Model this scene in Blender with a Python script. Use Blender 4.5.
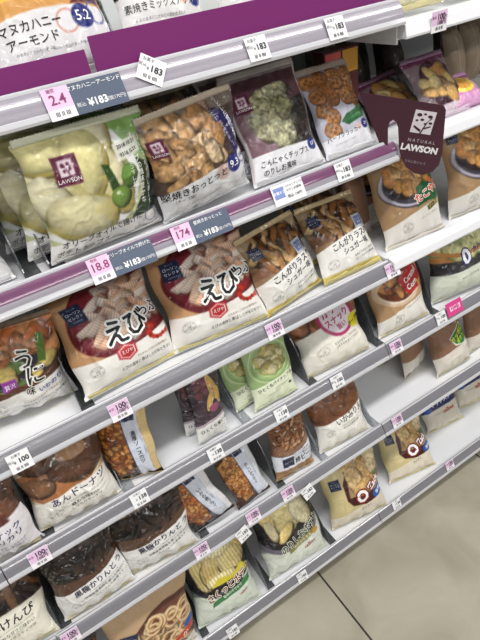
import bpy, math, random
import numpy as np
from mathutils import Matrix, Vector, Euler
from mathutils.geometry import tessellate_polygon

for o in list(bpy.data.objects): bpy.data.objects.remove(o)
SC = bpy.context.scene
COL = SC.collection
# ------------------------------------------------------------------ camera, light, exposure
CAM_Z = 1.63
cam_d = bpy.data.cameras.new('camera'); cam = bpy.data.objects.new('camera', cam_d); COL.objects.link(cam)
cam_d.sensor_fit = 'VERTICAL'; cam_d.sensor_height = 24.0; cam_d.lens = 24.0 * 510.0 / 640.0
cam_d.clip_start = .02
# columns: camera right, camera up, minus view direction, written in world axes
Rw = Matrix(((0.83947721, 0.4077662, -0.3591723), (-0.52615277, 0.44477563, -0.72480198), (-0.13579866, 0.79743424, 0.58792632)))
cam.matrix_world = Matrix.Translation((0, 0, CAM_Z)) @ Rw.to_4x4()
SC.camera = cam
W = bpy.data.worlds.new('store_ambient'); SC.world = W; W.use_nodes = True
W.node_tree.nodes['Background'].inputs[0].default_value = (.93, .97, 1.0, 1)
W.node_tree.nodes['Background'].inputs[1].default_value = .19
def area(name, loc, sx, sy, power, col=(1, .98, .95), rot=(0, 0, 0)):
    d = bpy.data.lights.new(name, 'AREA'); d.shape = 'RECTANGLE'; d.size = sx; d.size_y = sy; d.energy = power; d.color = col
    o = bpy.data.objects.new(name, d); o.location = loc; o.rotation_euler = rot; COL.objects.link(o); return o
area('fluorescent_and_fill_row', (.5, -.22, 3.2), 4.6, .20, 84)
area('fluorescent_and_fill_row', (.5, -2.3, 3.2), 4.8, .24, 92)  # added unseen row: frontal fill for the bag faces
area('fluorescent_and_fill_row', (.5, -4.6, 3.2), 6.0, .24, 110)  # unseen far row, added for film glints and light on upright faces
area('fluorescent_and_fill_row', (3.6, -.6, 3.2), .20, 2.6, 18)
SC.view_settings.view_transform = 'Standard'; SC.view_settings.look = 'None'
SC.view_settings.exposure = -0.18; SC.view_settings.gamma = 1.0; SC.view_settings.use_curve_mapping = False

# ------------------------------------------------------------------ helpers
def lin(c):
    if isinstance(c, str):
        c = [int(c[i:i+2], 16) / 255 for i in (0, 2, 4)]
    c = np.asarray(c, float)
    return np.where(c <= .04045, c / 12.92, ((c + .055) / 1.055) ** 2.4)
def rgb(h): return np.array([int(h[i:i+2], 16) / 255 for i in (0, 2, 4)])
def mat(name, col='ffffff', rough=.5, metal=0, coat=0, spec=.5, alpha=1, bump=0, bscale=60, attr=False, trans=0):
    m = bpy.data.materials.new(name); m.use_nodes = True; nt = m.node_tree; b = nt.nodes['Principled BSDF']
    b.inputs['Base Color'].default_value = (*lin(col), 1)
    b.inputs['Roughness'].default_value = rough; b.inputs['Metallic'].default_value = metal
    b.inputs['Coat Weight'].default_value = coat; b.inputs['Coat Roughness'].default_value = .06
    b.inputs['Specular IOR Level'].default_value = spec; b.inputs['Alpha'].default_value = alpha
    b.inputs['Transmission Weight'].default_value = trans
    if attr:
        a = nt.nodes.new('ShaderNodeAttribute'); a.attribute_name = 'Col'; nt.links.new(a.outputs['Color'], b.inputs['Base Color'])
    if bump:
        tc = nt.nodes.new('ShaderNodeTexCoord'); n = nt.nodes.new('ShaderNodeTexNoise'); n.inputs['Scale'].default_value = bscale
        n.inputs['Detail'].default_value = 3; n.inputs['Distortion'].default_value = .6
        bp = nt.nodes.new('ShaderNodeBump'); bp.inputs['Strength'].default_value = bump; bp.inputs['Distance'].default_value = .004
        nt.links.new(tc.outputs['Object'], n.inputs['Vector']); nt.links.new(n.outputs['Fac'], bp.inputs['Height'])
        nt.links.new(bp.outputs['Normal'], b.inputs['Normal']); nt.links.new(bp.outputs['Normal'], b.inputs['Coat Normal'])
    return m
def link(name, me, m=None, parent=None):
    o = bpy.data.objects.new(name, me); COL.objects.link(o)
    if m is not None:
        for q in (m if isinstance(m, (list, tuple)) else [m]): me.materials.append(q)
    if parent is not None: o.parent = parent
    return o
def empty(name, loc=(0, 0, 0), rot=(0, 0, 0)):
    o = bpy.data.objects.new(name, None); COL.objects.link(o); o.location = loc; o.rotation_euler = rot; o.empty_display_size = .02; return o
def tag(o, label=None, cat=None, group=None, kind=None):
    if label: o['label'] = label
    if cat: o['category'] = cat
    if group: o['group'] = group
    if kind: o['kind'] = kind
    return o
def copy_tree(o, parent=None):
    c = o.copy(); COL.objects.link(c)
    if parent is not None: c.parent = parent
    for ch in o.children: copy_tree(ch, c)
    return c
def mesh(name, V, F, smooth=False):
    me = bpy.data.meshes.new(name); me.from_pydata([tuple(map(float, v)) for v in V], [], F); me.update()
    if smooth: me.polygons.foreach_set('use_smooth', [True] * len(me.polygons))
    return me
class MB:
    def __init__(s): s.V = []; s.F = []; s.M = []
    def add(s, V, F, m=0):
        k = len(s.V); s.V += [tuple(v) for v in V]; s.F += [tuple(i + k for i in f) for f in F]; s.M += [m] * len(F)
    def box(s, x0, x1, y0, y1, z0, z1, m=0):
        s.add([(x0,y0,z0),(x1,y0,z0),(x1,y1,z0),(x0,y1,z0),(x0,y0,z1),(x1,y0,z1),(x1,y1,z1),(x0,y1,z1)],
              [(0,3,2,1),(4,5,6,7),(0,1,5,4),(1,2,6,5),(2,3,7,6),(3,0,4,7)], m)
    def prism(s, prof, x0, x1, m=0):        # profile of (y, z) points extruded along x
        n = len(prof); V = [(x0, y, z) for y, z in prof] + [(x1, y, z) for y, z in prof]
        F = [(i, (i + 1) % n, n + (i + 1) % n, n + i) for i in range(n)] + [tuple(range(n))[::-1], tuple(range(n, 2 * n))]
        s.add(V, F, m)
    def prism_xz(s, prof, y0, y1, m=0):     # profile of (x, z) points extruded along y
        n = len(prof); V = [(x, y0, z) for x, z in prof] + [(x, y1, z) for x, z in prof]
        F = [(i, (i + 1) % n, n + (i + 1) % n, n + i) for i in range(n)] + [tuple(range(n))[::-1], tuple(range(n, 2 * n))]
        s.add(V, F, m)
    def build(s, name, m, parent=None, bevel=0):
        me = mesh(name, s.V, s.F); me.polygons.foreach_set('material_index', s.M)
        o = link(name, me, m, parent)
        if bevel:
            b = o.modifiers.new('b', 'BEVEL'); b.width = bevel; b.segments = 2; b.limit_method = 'ANGLE'
        return o
# text -> flat triangles, cached
_tc = {}
def text_geo(s, bold=0.0):
    k = (s, round(bold, 3))
    if k in _tc: return _tc[k]
    c = bpy.data.curves.new('t', 'FONT'); c.body = s; c.offset = bold; c.resolution_u = 2; c.align_x = 'CENTER'; c.align_y = 'CENTER'
    o = bpy.data.objects.new('t', c); COL.objects.link(o)
    dg = bpy.context.evaluated_depsgraph_get(); ev = o.evaluated_get(dg); m = ev.to_mesh()
    V = np.zeros(len(m.vertices) * 3); m.vertices.foreach_get('co', V); V = V.reshape(-1, 3)[:, :2]
    F = [tuple(p.vertices) for p in m.polygons]
    ev.to_mesh_clear(); bpy.data.objects.remove(o); bpy.data.curves.remove(c)
    _tc[k] = (V, F); return _tc[k]

# ------------------------------------------------------------------ printed artwork painter (units: bag width = 100)
def hash_grid(seed, n=64): return np.random.RandomState(seed).rand(n, n)
def vnoise(X, Y, scale, seed):
    g = hash_grid(seed); x = X / scale + 17.3; y = Y / scale + 9.1; xi = np.floor(x).astype(int); yi = np.floor(y).astype(int)
    fx = x - xi; fy = y - yi; fx = fx*fx*(3-2*fx); fy = fy*fy*(3-2*fy); n = 64
    a = g[xi % n, yi % n]; b = g[(xi+1) % n, yi % n]; c = g[xi % n, (yi+1) % n]; d = g[(xi+1) % n, (yi+1) % n]
    return (a*(1-fx)+b*fx)*(1-fy) + (c*(1-fx)+d*fx)*fy - .5
class Art:
    def __init__(s, w, h, cells=84, off=0):
        s.w = w; s.H = 100 * h / w; s.nx = cells; s.ny = int(cells * h / w) + 1
        s.X, s.Y = np.meshgrid(np.linspace(0, 100, s.nx + 1), np.linspace(0, s.H, s.ny + 1)); s.c = 100 / s.nx
        s.off = off; s.ky = (s.H - off) / s.H; s.Y0 = s.Y; s.Y = (s.Y - off) / s.ky      # the foot of the bag carries no print
        s.C = np.ones(s.X.shape + (3,)) * .9; s.T = []
    def n(s, sc, seed): return vnoise(s.X, s.Y, sc, seed)
    def put(s, m, col, a=1.0):
        col = rgb(col) if isinstance(col, str) else col
        m = np.clip(m, 0, 1)[..., None] * a; s.C = s.C * (1 - m) + col * m
    def sm(s, d): return np.clip(.5 - d / s.c, 0, 1)          # d: signed distance, negative inside
    def fill(s, col): s.put(np.ones_like(s.X), col)
    def below(s, y, col, curve=0, tilt=0, a=1):                # all below a gently curved line
        d = s.Y - (y + tilt * (s.X - 50) / 50 + curve * (1 - ((s.X - 50) / 50) ** 2)); s.put(s.sm(d), col, a)
    def above(s, y, col, curve=0, tilt=0, a=1):
        d = (y + tilt * (s.X - 50) / 50 + curve * (1 - ((s.X - 50) / 50) ** 2)) - s.Y; s.put(s.sm(d), col, a)
    def loc(s, cx, cy, r):
        r = math.radians(r); dx = s.X - cx; dy = s.Y - cy
        return dx * math.cos(r) + dy * math.sin(r), -dx * math.sin(r) + dy * math.cos(r)
    def ell(s, cx, cy, rx, ry, col, rot=0, a=1, ring=0):
        x, y = s.loc(cx, cy, rot); d = (np.sqrt((x/rx)**2 + (y/ry)**2) - 1) * min(rx, ry)
        if ring: d = np.abs(d) - ring
        s.put(s.sm(d), col, a)
    def box(s, cx, cy, w, h, col, rot=0, a=1, r=0):
        x, y = s.loc(cx, cy, rot); d = np.maximum(np.abs(x) - w/2 + r, np.abs(y) - h/2 + r)
        if r: d = np.hypot(np.maximum(np.abs(x)-w/2+r, 0), np.maximum(np.abs(y)-h/2+r, 0)) + np.minimum(d, 0) - r
        s.put(s.sm(d), col, a)
    def poly(s, pts, col, a=1):
        ins = np.zeros(s.X.shape, bool); dm = np.full(s.X.shape, 1e9); n = len(pts)
        for i in range(n):
            (x0, y0), (x1, y1) = pts[i], pts[(i+1) % n]
            if y0 != y1:
                t = ((y0 > s.Y) != (y1 > s.Y)) & (s.X < (x1-x0)*(s.Y-y0)/(y1-y0)+x0); ins ^= t
            L = max((x1-x0)**2+(y1-y0)**2, 1e-9); k = np.clip(((s.X-x0)*(x1-x0)+(s.Y-y0)*(y1-y0))/L, 0, 1)
            dm = np.minimum(dm, np.hypot(s.X-x0-k*(x1-x0), s.Y-y0-k*(y1-y0)))
        s.put(s.sm(np.where(ins, -dm, dm)), col, a)
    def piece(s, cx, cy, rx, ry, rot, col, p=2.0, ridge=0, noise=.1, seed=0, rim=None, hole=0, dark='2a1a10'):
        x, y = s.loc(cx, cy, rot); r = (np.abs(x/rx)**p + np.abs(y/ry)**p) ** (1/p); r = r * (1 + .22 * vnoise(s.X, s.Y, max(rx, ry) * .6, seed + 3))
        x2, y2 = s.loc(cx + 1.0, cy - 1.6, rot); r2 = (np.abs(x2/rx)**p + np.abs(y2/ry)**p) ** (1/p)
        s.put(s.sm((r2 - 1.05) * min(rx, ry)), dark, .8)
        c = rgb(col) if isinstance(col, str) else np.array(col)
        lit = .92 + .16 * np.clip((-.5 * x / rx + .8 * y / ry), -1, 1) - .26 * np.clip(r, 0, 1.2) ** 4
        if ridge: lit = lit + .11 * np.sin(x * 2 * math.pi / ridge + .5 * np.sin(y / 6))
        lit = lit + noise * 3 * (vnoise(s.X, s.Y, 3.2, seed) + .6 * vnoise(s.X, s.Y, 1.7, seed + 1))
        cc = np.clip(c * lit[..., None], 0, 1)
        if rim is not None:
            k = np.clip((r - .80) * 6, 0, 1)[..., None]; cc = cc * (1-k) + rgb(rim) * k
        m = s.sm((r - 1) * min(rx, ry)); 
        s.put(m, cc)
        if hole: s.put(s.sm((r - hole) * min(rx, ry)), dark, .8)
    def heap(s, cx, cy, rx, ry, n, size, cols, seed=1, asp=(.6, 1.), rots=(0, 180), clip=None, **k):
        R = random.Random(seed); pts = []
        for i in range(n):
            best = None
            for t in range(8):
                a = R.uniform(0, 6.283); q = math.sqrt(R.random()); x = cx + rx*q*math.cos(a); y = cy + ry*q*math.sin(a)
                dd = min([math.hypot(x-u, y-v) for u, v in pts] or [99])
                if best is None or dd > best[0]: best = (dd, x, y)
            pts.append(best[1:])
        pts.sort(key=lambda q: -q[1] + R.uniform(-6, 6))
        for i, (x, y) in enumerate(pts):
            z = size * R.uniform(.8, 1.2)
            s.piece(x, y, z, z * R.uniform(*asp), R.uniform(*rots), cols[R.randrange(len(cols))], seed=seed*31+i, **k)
    def text(s, t, x, y, size, col, rot=0, bold=.0, out=None, ow=.06, sx=1.0, vert=False, lift=0):
        if vert:
            R = math.radians(rot)
            for i, ch in enumerate(t):
                d = (i - (len(t)-1)/2) * size * 1.02
                s.text(ch, x + d*math.sin(R), y - d*math.cos(R), size, col, rot, bold, out, ow, sx, lift=lift)
            return
        if out:
            for i in range(10):
                a = i*math.pi/5; q = ow + bold*.45; s.T.append((t, x + math.cos(a)*size*q, y + math.sin(a)*size*q, size, out, rot, 0, sx, .6 + lift))
        q = size*bold*.45
        for dx, dy in (((q, 0), (-q*.5, q*.87), (-q*.5, -q*.87)) if q > .05 else ((0, 0),)): s.T.append((t, x + dx, y + dy, size, col, rot, 0, sx, (1.1 if out else .7) + lift))
    def small(s, x, y, w, col='555555', n=1, rot=0, size=3.2, seed=0):   # rows of tiny print
        R = random.Random(seed + int(x * 7)); kana = 'おいしさをそのままにこだわりの素材香ばしく仕上げました味わいをお楽しみください食感'
        for i in range(n):
            k = int(w / size * 1.0); st = R.randrange(10); q = (kana * 3)[st:st + k]
            rr = math.radians(rot); s.text(q, x + i*size*1.5*math.sin(rr), y - i * size * 1.5, size, col, rot)
    def navy(s, x, y, z=15, rot=0):                              # navy select mark
        s.box(x, y, z, z * 1.05, '1d2747', rot)
        s.text('ローソン', x, y + z*.12, z*.2, 'cfd3e6', rot); s.text('セレクト', x, y - z*.14, z*.2, 'cfd3e6', rot); s.text('おいしさ', x, y + z*.36, z*.11, '9aa0c4', rot); s.text('LAWSON', x, y - z*.37, z*.12, '9aa0c4', rot)
    def maroon(s, x, y, z=18, rot=0):
        s.box(x, y, z, z * 1.1, '5a1738', rot)
        s.box(x, y + z*.1, z*.58, z*.58, 'd8c8d0', rot)
        for dx, dy, r, q in ((-.12,.2,.09,0),(.1,.22,.07,0),(-.1,.0,.07,0),(.14,.04,.06,0)): s.ell(x+dx*z, y+dy*z, r*z, r*z, '5a1738')
        s.box(x+.02*z, y-.02*z, z*.04, z*.45, '5a1738', rot + 20); s.box(x+.1*z, y+.02*z, z*.04, z*.3, '5a1738', rot - 30)
        s.text('LAWSON', x, y - z*.36, z*.22, 'f0e4ea', rot, .02)
    def badge(s, x, y, r, col, txt, tcol='ffffff', ts=.8):
        s.ell(x, y, r, r, col); s.text(txt, x, y, r*ts, tcol, 0, .03)
    def stamp(s, x, y, r=9):                                     # round grey process stamp
        s.ell(x, y, r, r*.8, 'a8a49c', a=.55, ring=.5)
        for i in range(3): s.text(['さいしん', '100', 'ほうそう'][i], x, y + (1-i)*r*.45, r*.42, '77736c')

# --- the art of each product
def a_almond(A):
    A.fill('e0a848'); A.ell(50, 74, 78, 36, 'e8bc38'); A.ell(54, 84, 62, 30, '3c1812'); A.ell(60, 100, 60, 40, '34120e')
    A.heap(54, 84, 48, 28, 44, 13, ['9a5c48', '84463a', 'aa6e58', '743c30'], 3, asp=(.45, .65), noise=.12, dark='200a08'); A.ell(50, 74, 66, 24, 'ecc83c', ring=2.4)
    A.poly([(0, 0), (100, 0), (100, 49), (70, 50), (0, 50)], 'd69a50'); A.poly([(70, 40), (100, 40), (100, 90), (88, 60)], '5a1c20')
    A.below(35, 'e9e7ea', curve=5, tilt=1)
    A.text('マヌカハニー', 33, 29, 8.6, '161616', 2, .025); A.text('アーモンド', 32, 18, 8.6, '161616', 2, .025); A.small(45, 10, 60, '777777', size=2.6)
    A.ell(63, 28, 8.5, 8.5, 'd89c8c', ring=.8); A.badge(77, 30, 9.5, '1e2a78', '5.2', ts=1.1); A.ell(90, 32, 7, 9, '4a4f8a', ring=.6)
def a_mixnut(A):
    A.fill('1c1815'); A.heap(50, 78, 46, 34, 40, 11, ['b08a5c', '8a6a48', 'c9b496', '70543c', 'd8c8a8'], 7, asp=(.5, .8))
    A.below(40, 'f2f1ef', curve=3); A.text('素焼きミックスナッツ', 43, 29, 8.3, '1c1c1c', 0, .01, sx=.95); A.small(40, 18, 60, '888888', size=3.4)
    A.badge(86, 32, 9, '24307c', '5.0', ts=.9); A.ell(70, 32, 6, 6, 'e7b9a6', a=.8)
def a_palmond(A):
    A.fill('201a18'); A.heap(50, 78, 46, 34, 34, 11, ['b9aca4', '8d6b52', 'cfc8c4', '6d5140'], 9, asp=(.5, .7))
    A.below(42, 'f2f1ef', curve=3); A.text('素焼きアーモンド', 38, 30, 8.6, '1c1c1c', 0, .01); A.small(38, 18, 56, '888888', size=3.2); A.badge(88, 34, 8, '24307c', '2.9', ts=.9); A.ell(72, 28, 6, 6, 'e7b9a6', a=.8)
def a_olive(A):
    H = A.H; A.fill('b9bf92'); A.put(np.clip((A.X-48)/16, 0, 1)*np.clip((A.Y-50)/20, 0, 1), '8fae74')
    A.poly([(44, H), (70, H), (84, H-34), (80, H-62), (62, H-30)], 'dfe6e6'); A.poly([(62, H-4), (100, H-16), (100, H-4), (80, H-1)], '7fa65a'); A.poly([(84, H-24), (100, H-34), (100, H-18)], '5c8a48')
    A.poly([(84, H-30), (100, H-42), (100, 0), (60, 0), (72, 20), (86, H-60)], '24381f')
    A.ell(32, 56, 53, 46, 'eef0f0'); A.ell(30, 58, 47, 41, '8a9058')
    for i, q in enumerate(((6, 70, 12, 32, 10), (22, 86, 26, 13, 6), (58, 84, 16, 22, -24), (68, 56, 14, 28, 16), (44, 68, 19, 25, -28), (12, 50, 15, 20, 30), (34, 34, 29, 18, -8))):
        q = (q[0]*.87, q[1], q[2]*.92, q[3], q[4]); A.piece(q[0]+.6, q[1]-1.2, q[2]+.9, q[3]+.9, q[4], 'b8a860', p=2.3, noise=.02, seed=int(q[0]*3+1), dark='5a5028')
        A.piece(*q, ('f4ecbc', 'ebe2a2', 'f8f2cc')[i % 3], p=2.6, noise=.03, seed=int(q[0]*3+1), dark='a89850')
    A.put(.5*np.clip(A.n(9, 31)*3, 0, 1)*((A.X < 60) & (A.Y < 60) & (A.Y > 18)), 'd8c878')
    A.poly([(57, 46), (54, 68), (60, 66), (64, 48)], '26461c'); A.piece(74, 54, 7, 9, -20, '6f9a44', noise=.03, dark='1c3414'); A.piece(64, 40, 9, 8.5, 0, '7fa648', noise=.03, dark='1c3414'); A.ell(62, 43, 2, 1.6, 'e4f0c8')
    A.below(14, 'eceaea', tilt=1, curve=3)
    A.text('オリーブオイルで揚げた', 44, 14, 7.0, '141414', 3, .02, sx=.95); A.text('ポテトチップス', 26, 5, 6.4, '141414', 2, .015); A.ell(90, 12, 6.5, 6.5, '555588', ring=.4)
    A.text('オリーブの風味豊かな', 86, 54, 5.6, 'f2f4ee', 0, .02, vert=True); A.text('おいしさを使用しました', 94, 50, 5.2, 'f2f4ee', 0, .02, vert=True); A.text('うすしおである。', 78, 42, 4.8, 'f2f4ee', 0, .015, vert=True)
    A.maroon(28, H-24, 19, -2); A.box(80, H-22, 23, 13, 'd8d8d0', 4, a=.9); A.text('2018.10.21', 80, H-19, 4, '222222', 4, .03); A.text('9318.1L21', 80, H-25, 4, '222222', 4, .03)
def a_otto(A):
    H = A.H; A.fill('4c3c32'); A.above(H-12, '9a9086', a=.6); A.poly([(52, H-8), (76, H-10), (100, H-30), (100, 26), (82, 34), (80, 60)], '1e1c4c'); A.poly([(46, H-8), (56, H-8), (84, 58), (86, 36), (78, 36), (76, 60)], '3c2c34')
    A.heap(36, 60, 38, 32, 30, 14, ['d9b48a', 'c99e6c', 'e2c6a0', 'b98a58', 'd4aa78'], 13, asp=(.35, .7), p=3, noise=.13, dark='3c2414')
    A.text('おいしさにこだわって焼きました', 74, 76, 4.6, 'b9b5da', 28, .02, vert=True); A.text('サクッとした食感の素焼き。', 87, 72, 5, 'f0eefa', 26, .03, vert=True)
    A.below(30, 'dedfe2', curve=4, tilt=4); A.text('堅焼きおっとっと', 36, 25, 8.8, '141414', 4, .03); A.text('（チーズ味）', 22, 17, 4.2, '333333', 3, .01); A.small(38, 11, 50, '999999', size=2.6, rot=3)
    A.ell(66, 28, 8, 8, 'caa69c', a=.75); A.badge(81, 31, 9, '1e2a78', '9.3', ts=1.1); A.ell(95, 34, 7.5, 8, 'f0f0f4'); A.ell(95, 34, 7, 7.5, '30387c', ring=.5); A.text('148', 94, 34, 6, '30387c', 0, .04); A.maroon(10, H-26, 15, 0)
def a_konnyaku(A):
    H = A.H; A.fill('6c4c56'); A.above(H*.66, '583440', a=.8); A.ell(30, 50, 60, 30, '8a6c76', a=.5)
    A.poly([(60, 20), (100, 10), (100, 84), (72, 78)], '241c1a')
    for i, q in enumerate(((36, 88, 14, 9, 30), (58, 92, 22, 9, 8), (40, 74, 20, 15, 10), (30, 58, 14, 18, 20), (50, 50, 18, 24, 24), (64, 72, 14, 10, 40))):
        A.piece(*q, ('a3a078', 'b2ae8a', '8f8c66')[i % 3], p=3, noise=.20, seed=70+i, dark='2c2a1a')
    A.put(.6*np.clip(vnoise(A.X, A.Y, 4, 99)*4, 0, 1)*((A.X-48)**2/900 + (A.Y-66)**2/900 < 1), 'c9cda4', .5)
    A.below(28, 'e9e9ee', tilt=-1, curve=1); A.text('こんにゃくチップス', 45, 18, 8.2, '141414', 0, .025, sx=.95); A.text('のりしお風味', 36, 8, 7.6, '141414', 0, .025)
    A.maroon(15, H-32, 19, 0); A.badge(88, 23, 7, '1e2a78', '17', ts=.9); A.box(50, H-3, 100, 7, 'b4a6a8'); A.box(1.5, H/2, 3, H, 'd6cfd2'); A.box(98.5, H/2, 3, H, 'd6cfd2')
def a_cracker(A):
    H = A.H; A.fill('b2b2c0'); A.box(50, H-3, 100, 8, 'b9a8a4')
    for i, (x, y) in enumerate(((14, 122), (38, 126), (64, 124), (88, 122), (26, 106), (52, 104), (78, 104), (40, 88), (68, 84), (96, 90), (90, 72), (18, 74), (28, 58), (16, 96), (22, 38), (60, 112))):
        if y > H-8: y = H-12
        A.piece(x, y, 14, 13, i*37, ('b87c44', 'a86c38', 'c48c54')[i % 3], noise=.10, seed=i, dark='2c180c', rim='94582c')
        for a in range(0, 360, 90): A.ell(x+5.2*math.cos(math.radians(a+i*20)), y+5*math.sin(math.radians(a+i*20)), 2.9, 2.9, '6a4428', a=.85)
    A.poly([(40, 46), (54, 56), (74, 60), (92, 62), (90, 46), (70, 42), (52, 38)], '1f5a30'); A.poly([(54, 46), (76, 54), (88, 52), (72, 48)], '3f8048'); A.poly([(70, 58), (88, 68), (96, 60)], '2f6a38')
    A.below(30, 'e6e6ec', tilt=4); A.text('ハーブクラッカー', 40, 26, 9, '141414', 4, .025, sx=.95); A.small(38, 15, 44, '777777', size=3, rot=4); A.badge(86, 34, 8, '1e2a78', '29', ts=.8)
    A.ell(70, 32, 6, 6, 'e0b8b0', a=.8)
def a_smallchip(A):
    H = A.H; A.fill('7a6870'); A.box(50, H*.95, 100, 12, '6a2c50'); A.ell(55, H*.5, 44, H*.42, '3a1526')
    A.heap(50, H*.5, 32, H*.26, 12, 15, ['e2c47a', 'd7a75a', 'efd694', 'b98444'], 15, asp=(.45, .8), noise=.06)
    A.below(14, 'd8c8d4', curve=2); A.badge(80, 12, 6, 'e8c040', '!', ts=.5)
def a_uni(A):
    H = A.H; A.fill('3a2c24'); A.ell(50, 62, 74, 46, '2a2a30')
    A.heap(52, 78, 60, 26, 50, 11, ['d98a54', 'e6a26c', 'c8713c', 'e8bb84'], 21, asp=(.8, 1), p=4, noise=.07)
    A.ell(66, 46, 26, 20, '2c2a34')
    A.heap(66, 48, 24, 12, 6, 9, ['e8cf78', 'f0dc94', '6c8a4a'], 22, noise=.05); A.poly([(0, 50), (40, 54), (44, 40), (0, 36)], '2a2830'); A.box(48, 42, 13, 13, '8c3c96'); A.text('贅沢', 48, 42, 5, 'f6e6f8')
    A.poly([(0, 32), (100, 46), (100, 38), (0, 22)], '5a3320'); A.poly([(82, 82), (89, 80), (84, 54), (77, 56)], '5a7a30')
    A.below(30, 'f1f0ec', tilt=6, curve=2)
    A.text('う', 66, 62, 20, '191919', -6, .03, out='f6f4ee'); A.text('に', 72, 44, 20, '191919', -6, .03, out='f6f4ee'); A.text('味', 64, 30, 9, '191919', -6, .03, out='f6f4ee')
    A.text('いかのり', 84, 27, 6.5, '2c48a8', 4, .05); A.small(74, 19, 44, '8a5a3a', size=2.8, rot=4); A.text('濃厚なうにのおいしさの味わい', 76, 13, 3.6, '222222', 4, .02); A.stamp(30, 15, 8)
def a_ebi(A):
    H = A.H; A.fill('c0946a'); A.above(H-7, 'a5804e'); A.ell(62, 62, 57, 42, '64161f', rot=16); A.ell(62, 64, 53, 38, '7c2430', rot=16)
    R = random.Random(3); L = []
    for i in range(46):
        a = R.uniform(0, 6.283); q = math.sqrt(R.random()); L.append((64 + 38*q*math.cos(a), 66 + 26*q*math.sin(a) + .25*(38*q*math.cos(a))))
    L.sort(key=lambda p: -p[1])
    for i, (x, y) in enumerate(L):
        A.piece(x, y, R.uniform(11, 15.5), R.uniform(3.8, 5.2), R.choice((-62, -40, 6, 14, 24, 40, 60)) + R.uniform(-12, 12), R.choice(('f2dccc', 'f6e6da', 'ecb898', 'e8ccbe', 'f4cdb0')), p=7, ridge=2.6, noise=.02, seed=i+200, dark='6a3428')
    A.below(30, 'eeebe6', curve=-7, tilt=3)
    A.navy(19, H-25, 18, 0)
    A.text('え', 45, 40, 25, '0c0c0c', -4, .06, out='fdfdfb', ow=.08); A.text('び', 67, 42, 25, '0c0c0c', 0, .05, out='fdfdfb', ow=.08, lift=.3); A.text('っぷ', 87, 51, 13, '0c0c0c', 4, .05, out='fdfdfb', ow=.1, lift=.5)
    for k in range(9):
        a = math.radians(100 + k*26); A.ell(84 + 9*math.cos(a), 27 + 7*math.sin(a), 3.6 - k*.18, 3.2 - k*.15, 'b83020' if k % 2 else '8c2016')
    A.poly([(76, 36), (72, 40), (80, 37)], 'b83020'); A.poly([(90, 20), (97, 20), (98, 26), (92, 24)], 'c8402c')
    for rr, c in ((9.5, 'b8262e'), (7.6, 'efe2de'), (6.6, 'b8262e')): A.poly([(48+rr*1.2*math.cos(math.radians(a)), 20+rr*math.sin(math.radians(a))*.9) for a in range(30, 390, 60)], c)
    A.text('えびや', 48, 20, 4, 'ffffff', 0, .02)
    A.small(74, 12, 36, '8a5a3a', size=2.4, rot=3); A.text('えびの風味と香ばしさがあとをひく', 66, 6, 3.6, '2a2a2a', 2, .015); A.stamp(16, 14, 6)
def a_rusk(A):
    H = A.H; A.fill('8e7252'); A.above(H-14, 'a8977a', a=.7); A.ell(50, H*.70, 46, 32, '3c2618'); A.poly([(0, H*.44), (100, H*.44), (100, H*.54), (0, H*.58)], '7c5640')
    A.heap(48, H*.70, 36, 22, 19, 19, ['c8985c', 'b07c44', 'dab87c', '9a6434', 'd2a870'], 27, asp=(.16, .26), rots=(20, 160), p=4, noise=.07, dark='1e1008')
    A.below(46, 'ebe9e4', tilt=8, curve=2); A.box(80, 62, 19, 20, 'c9d0dc', 4); A.box(80, 62, 15, 14, '7080b4', 4); A.text('さくさく', 80, 64, 3.4, 'f4f6fb', 4, .02); A.text('食感', 80, 59, 3.8, 'f4f6fb', 4, .02); A.navy(15, H-24, 16, 0)
    A.text('こんがりラスク', 56, 40, 11.5, '0e1430', 8, .045, sx=.95); A.text('シュガー味', 60, 28, 10, '0e1430', 8, .04); A.small(70, 17, 40, '333333', n=2, size=3.8, rot=8); A.stamp(17, 14, 8)
    A.below(2, 'd8c468')
def a_tako(A):
    H = A.H; A.fill('ab8a66'); A.ell(54, 74, 50, 36, '3c3844', rot=4); A.ell(54, 75, 47, 33, 'b8b4c2', rot=4, ring=1.5); A.ell(54, 78, 43, 29, '241816', rot=4)
    A.heap(56, 86, 35, 24, 20, 12.5, ['e2a45c', 'd08c44', 'efbe7a', 'd6984e'], 31, asp=(.85, 1), noise=.10, dark='3c1c0a')
    A.poly([(48, 36), (53, 62), (64, 68), (76, 64), (92, 82), (98, 54), (86, 38), (66, 40)], '12592e')
    A.text('たこやき', 71, 52, 12.5, 'd83a34', 16, .07, out='f6f0e4', ow=.07); A.ell(80, 66, 5, 4, 'e87830')
    A.below(30, 'e6e2dc', tilt=10, curve=2); A.box(78, 33, 24, 7, '443c14', 14); A.text('ソース味', 78, 33, 5.6, 'e8d868', 14, .04); A.small(70, 22, 34, '8a857c', size=2.6, rot=8); A.stamp(30, 14, 8); A.navy(12, H-22, 14)
def a_choco(A):
    A.fill('50382e'); A.heap(50, 90, 46, 24, 10, 18, ['6a4030', '7c4c38'], 33); A.below(62, 'eeeaf0', tilt=4); A.text('ビスケック', 66, 46, 10, '2a2468', 3, .03); A.text('カリカリ', 70, 34, 10, '2a2468', 3, .03); A.small(60, 20, 60, '555577', size=4, n=2); A.box(70, 66, 26, 14, '5c2a24')
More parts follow.
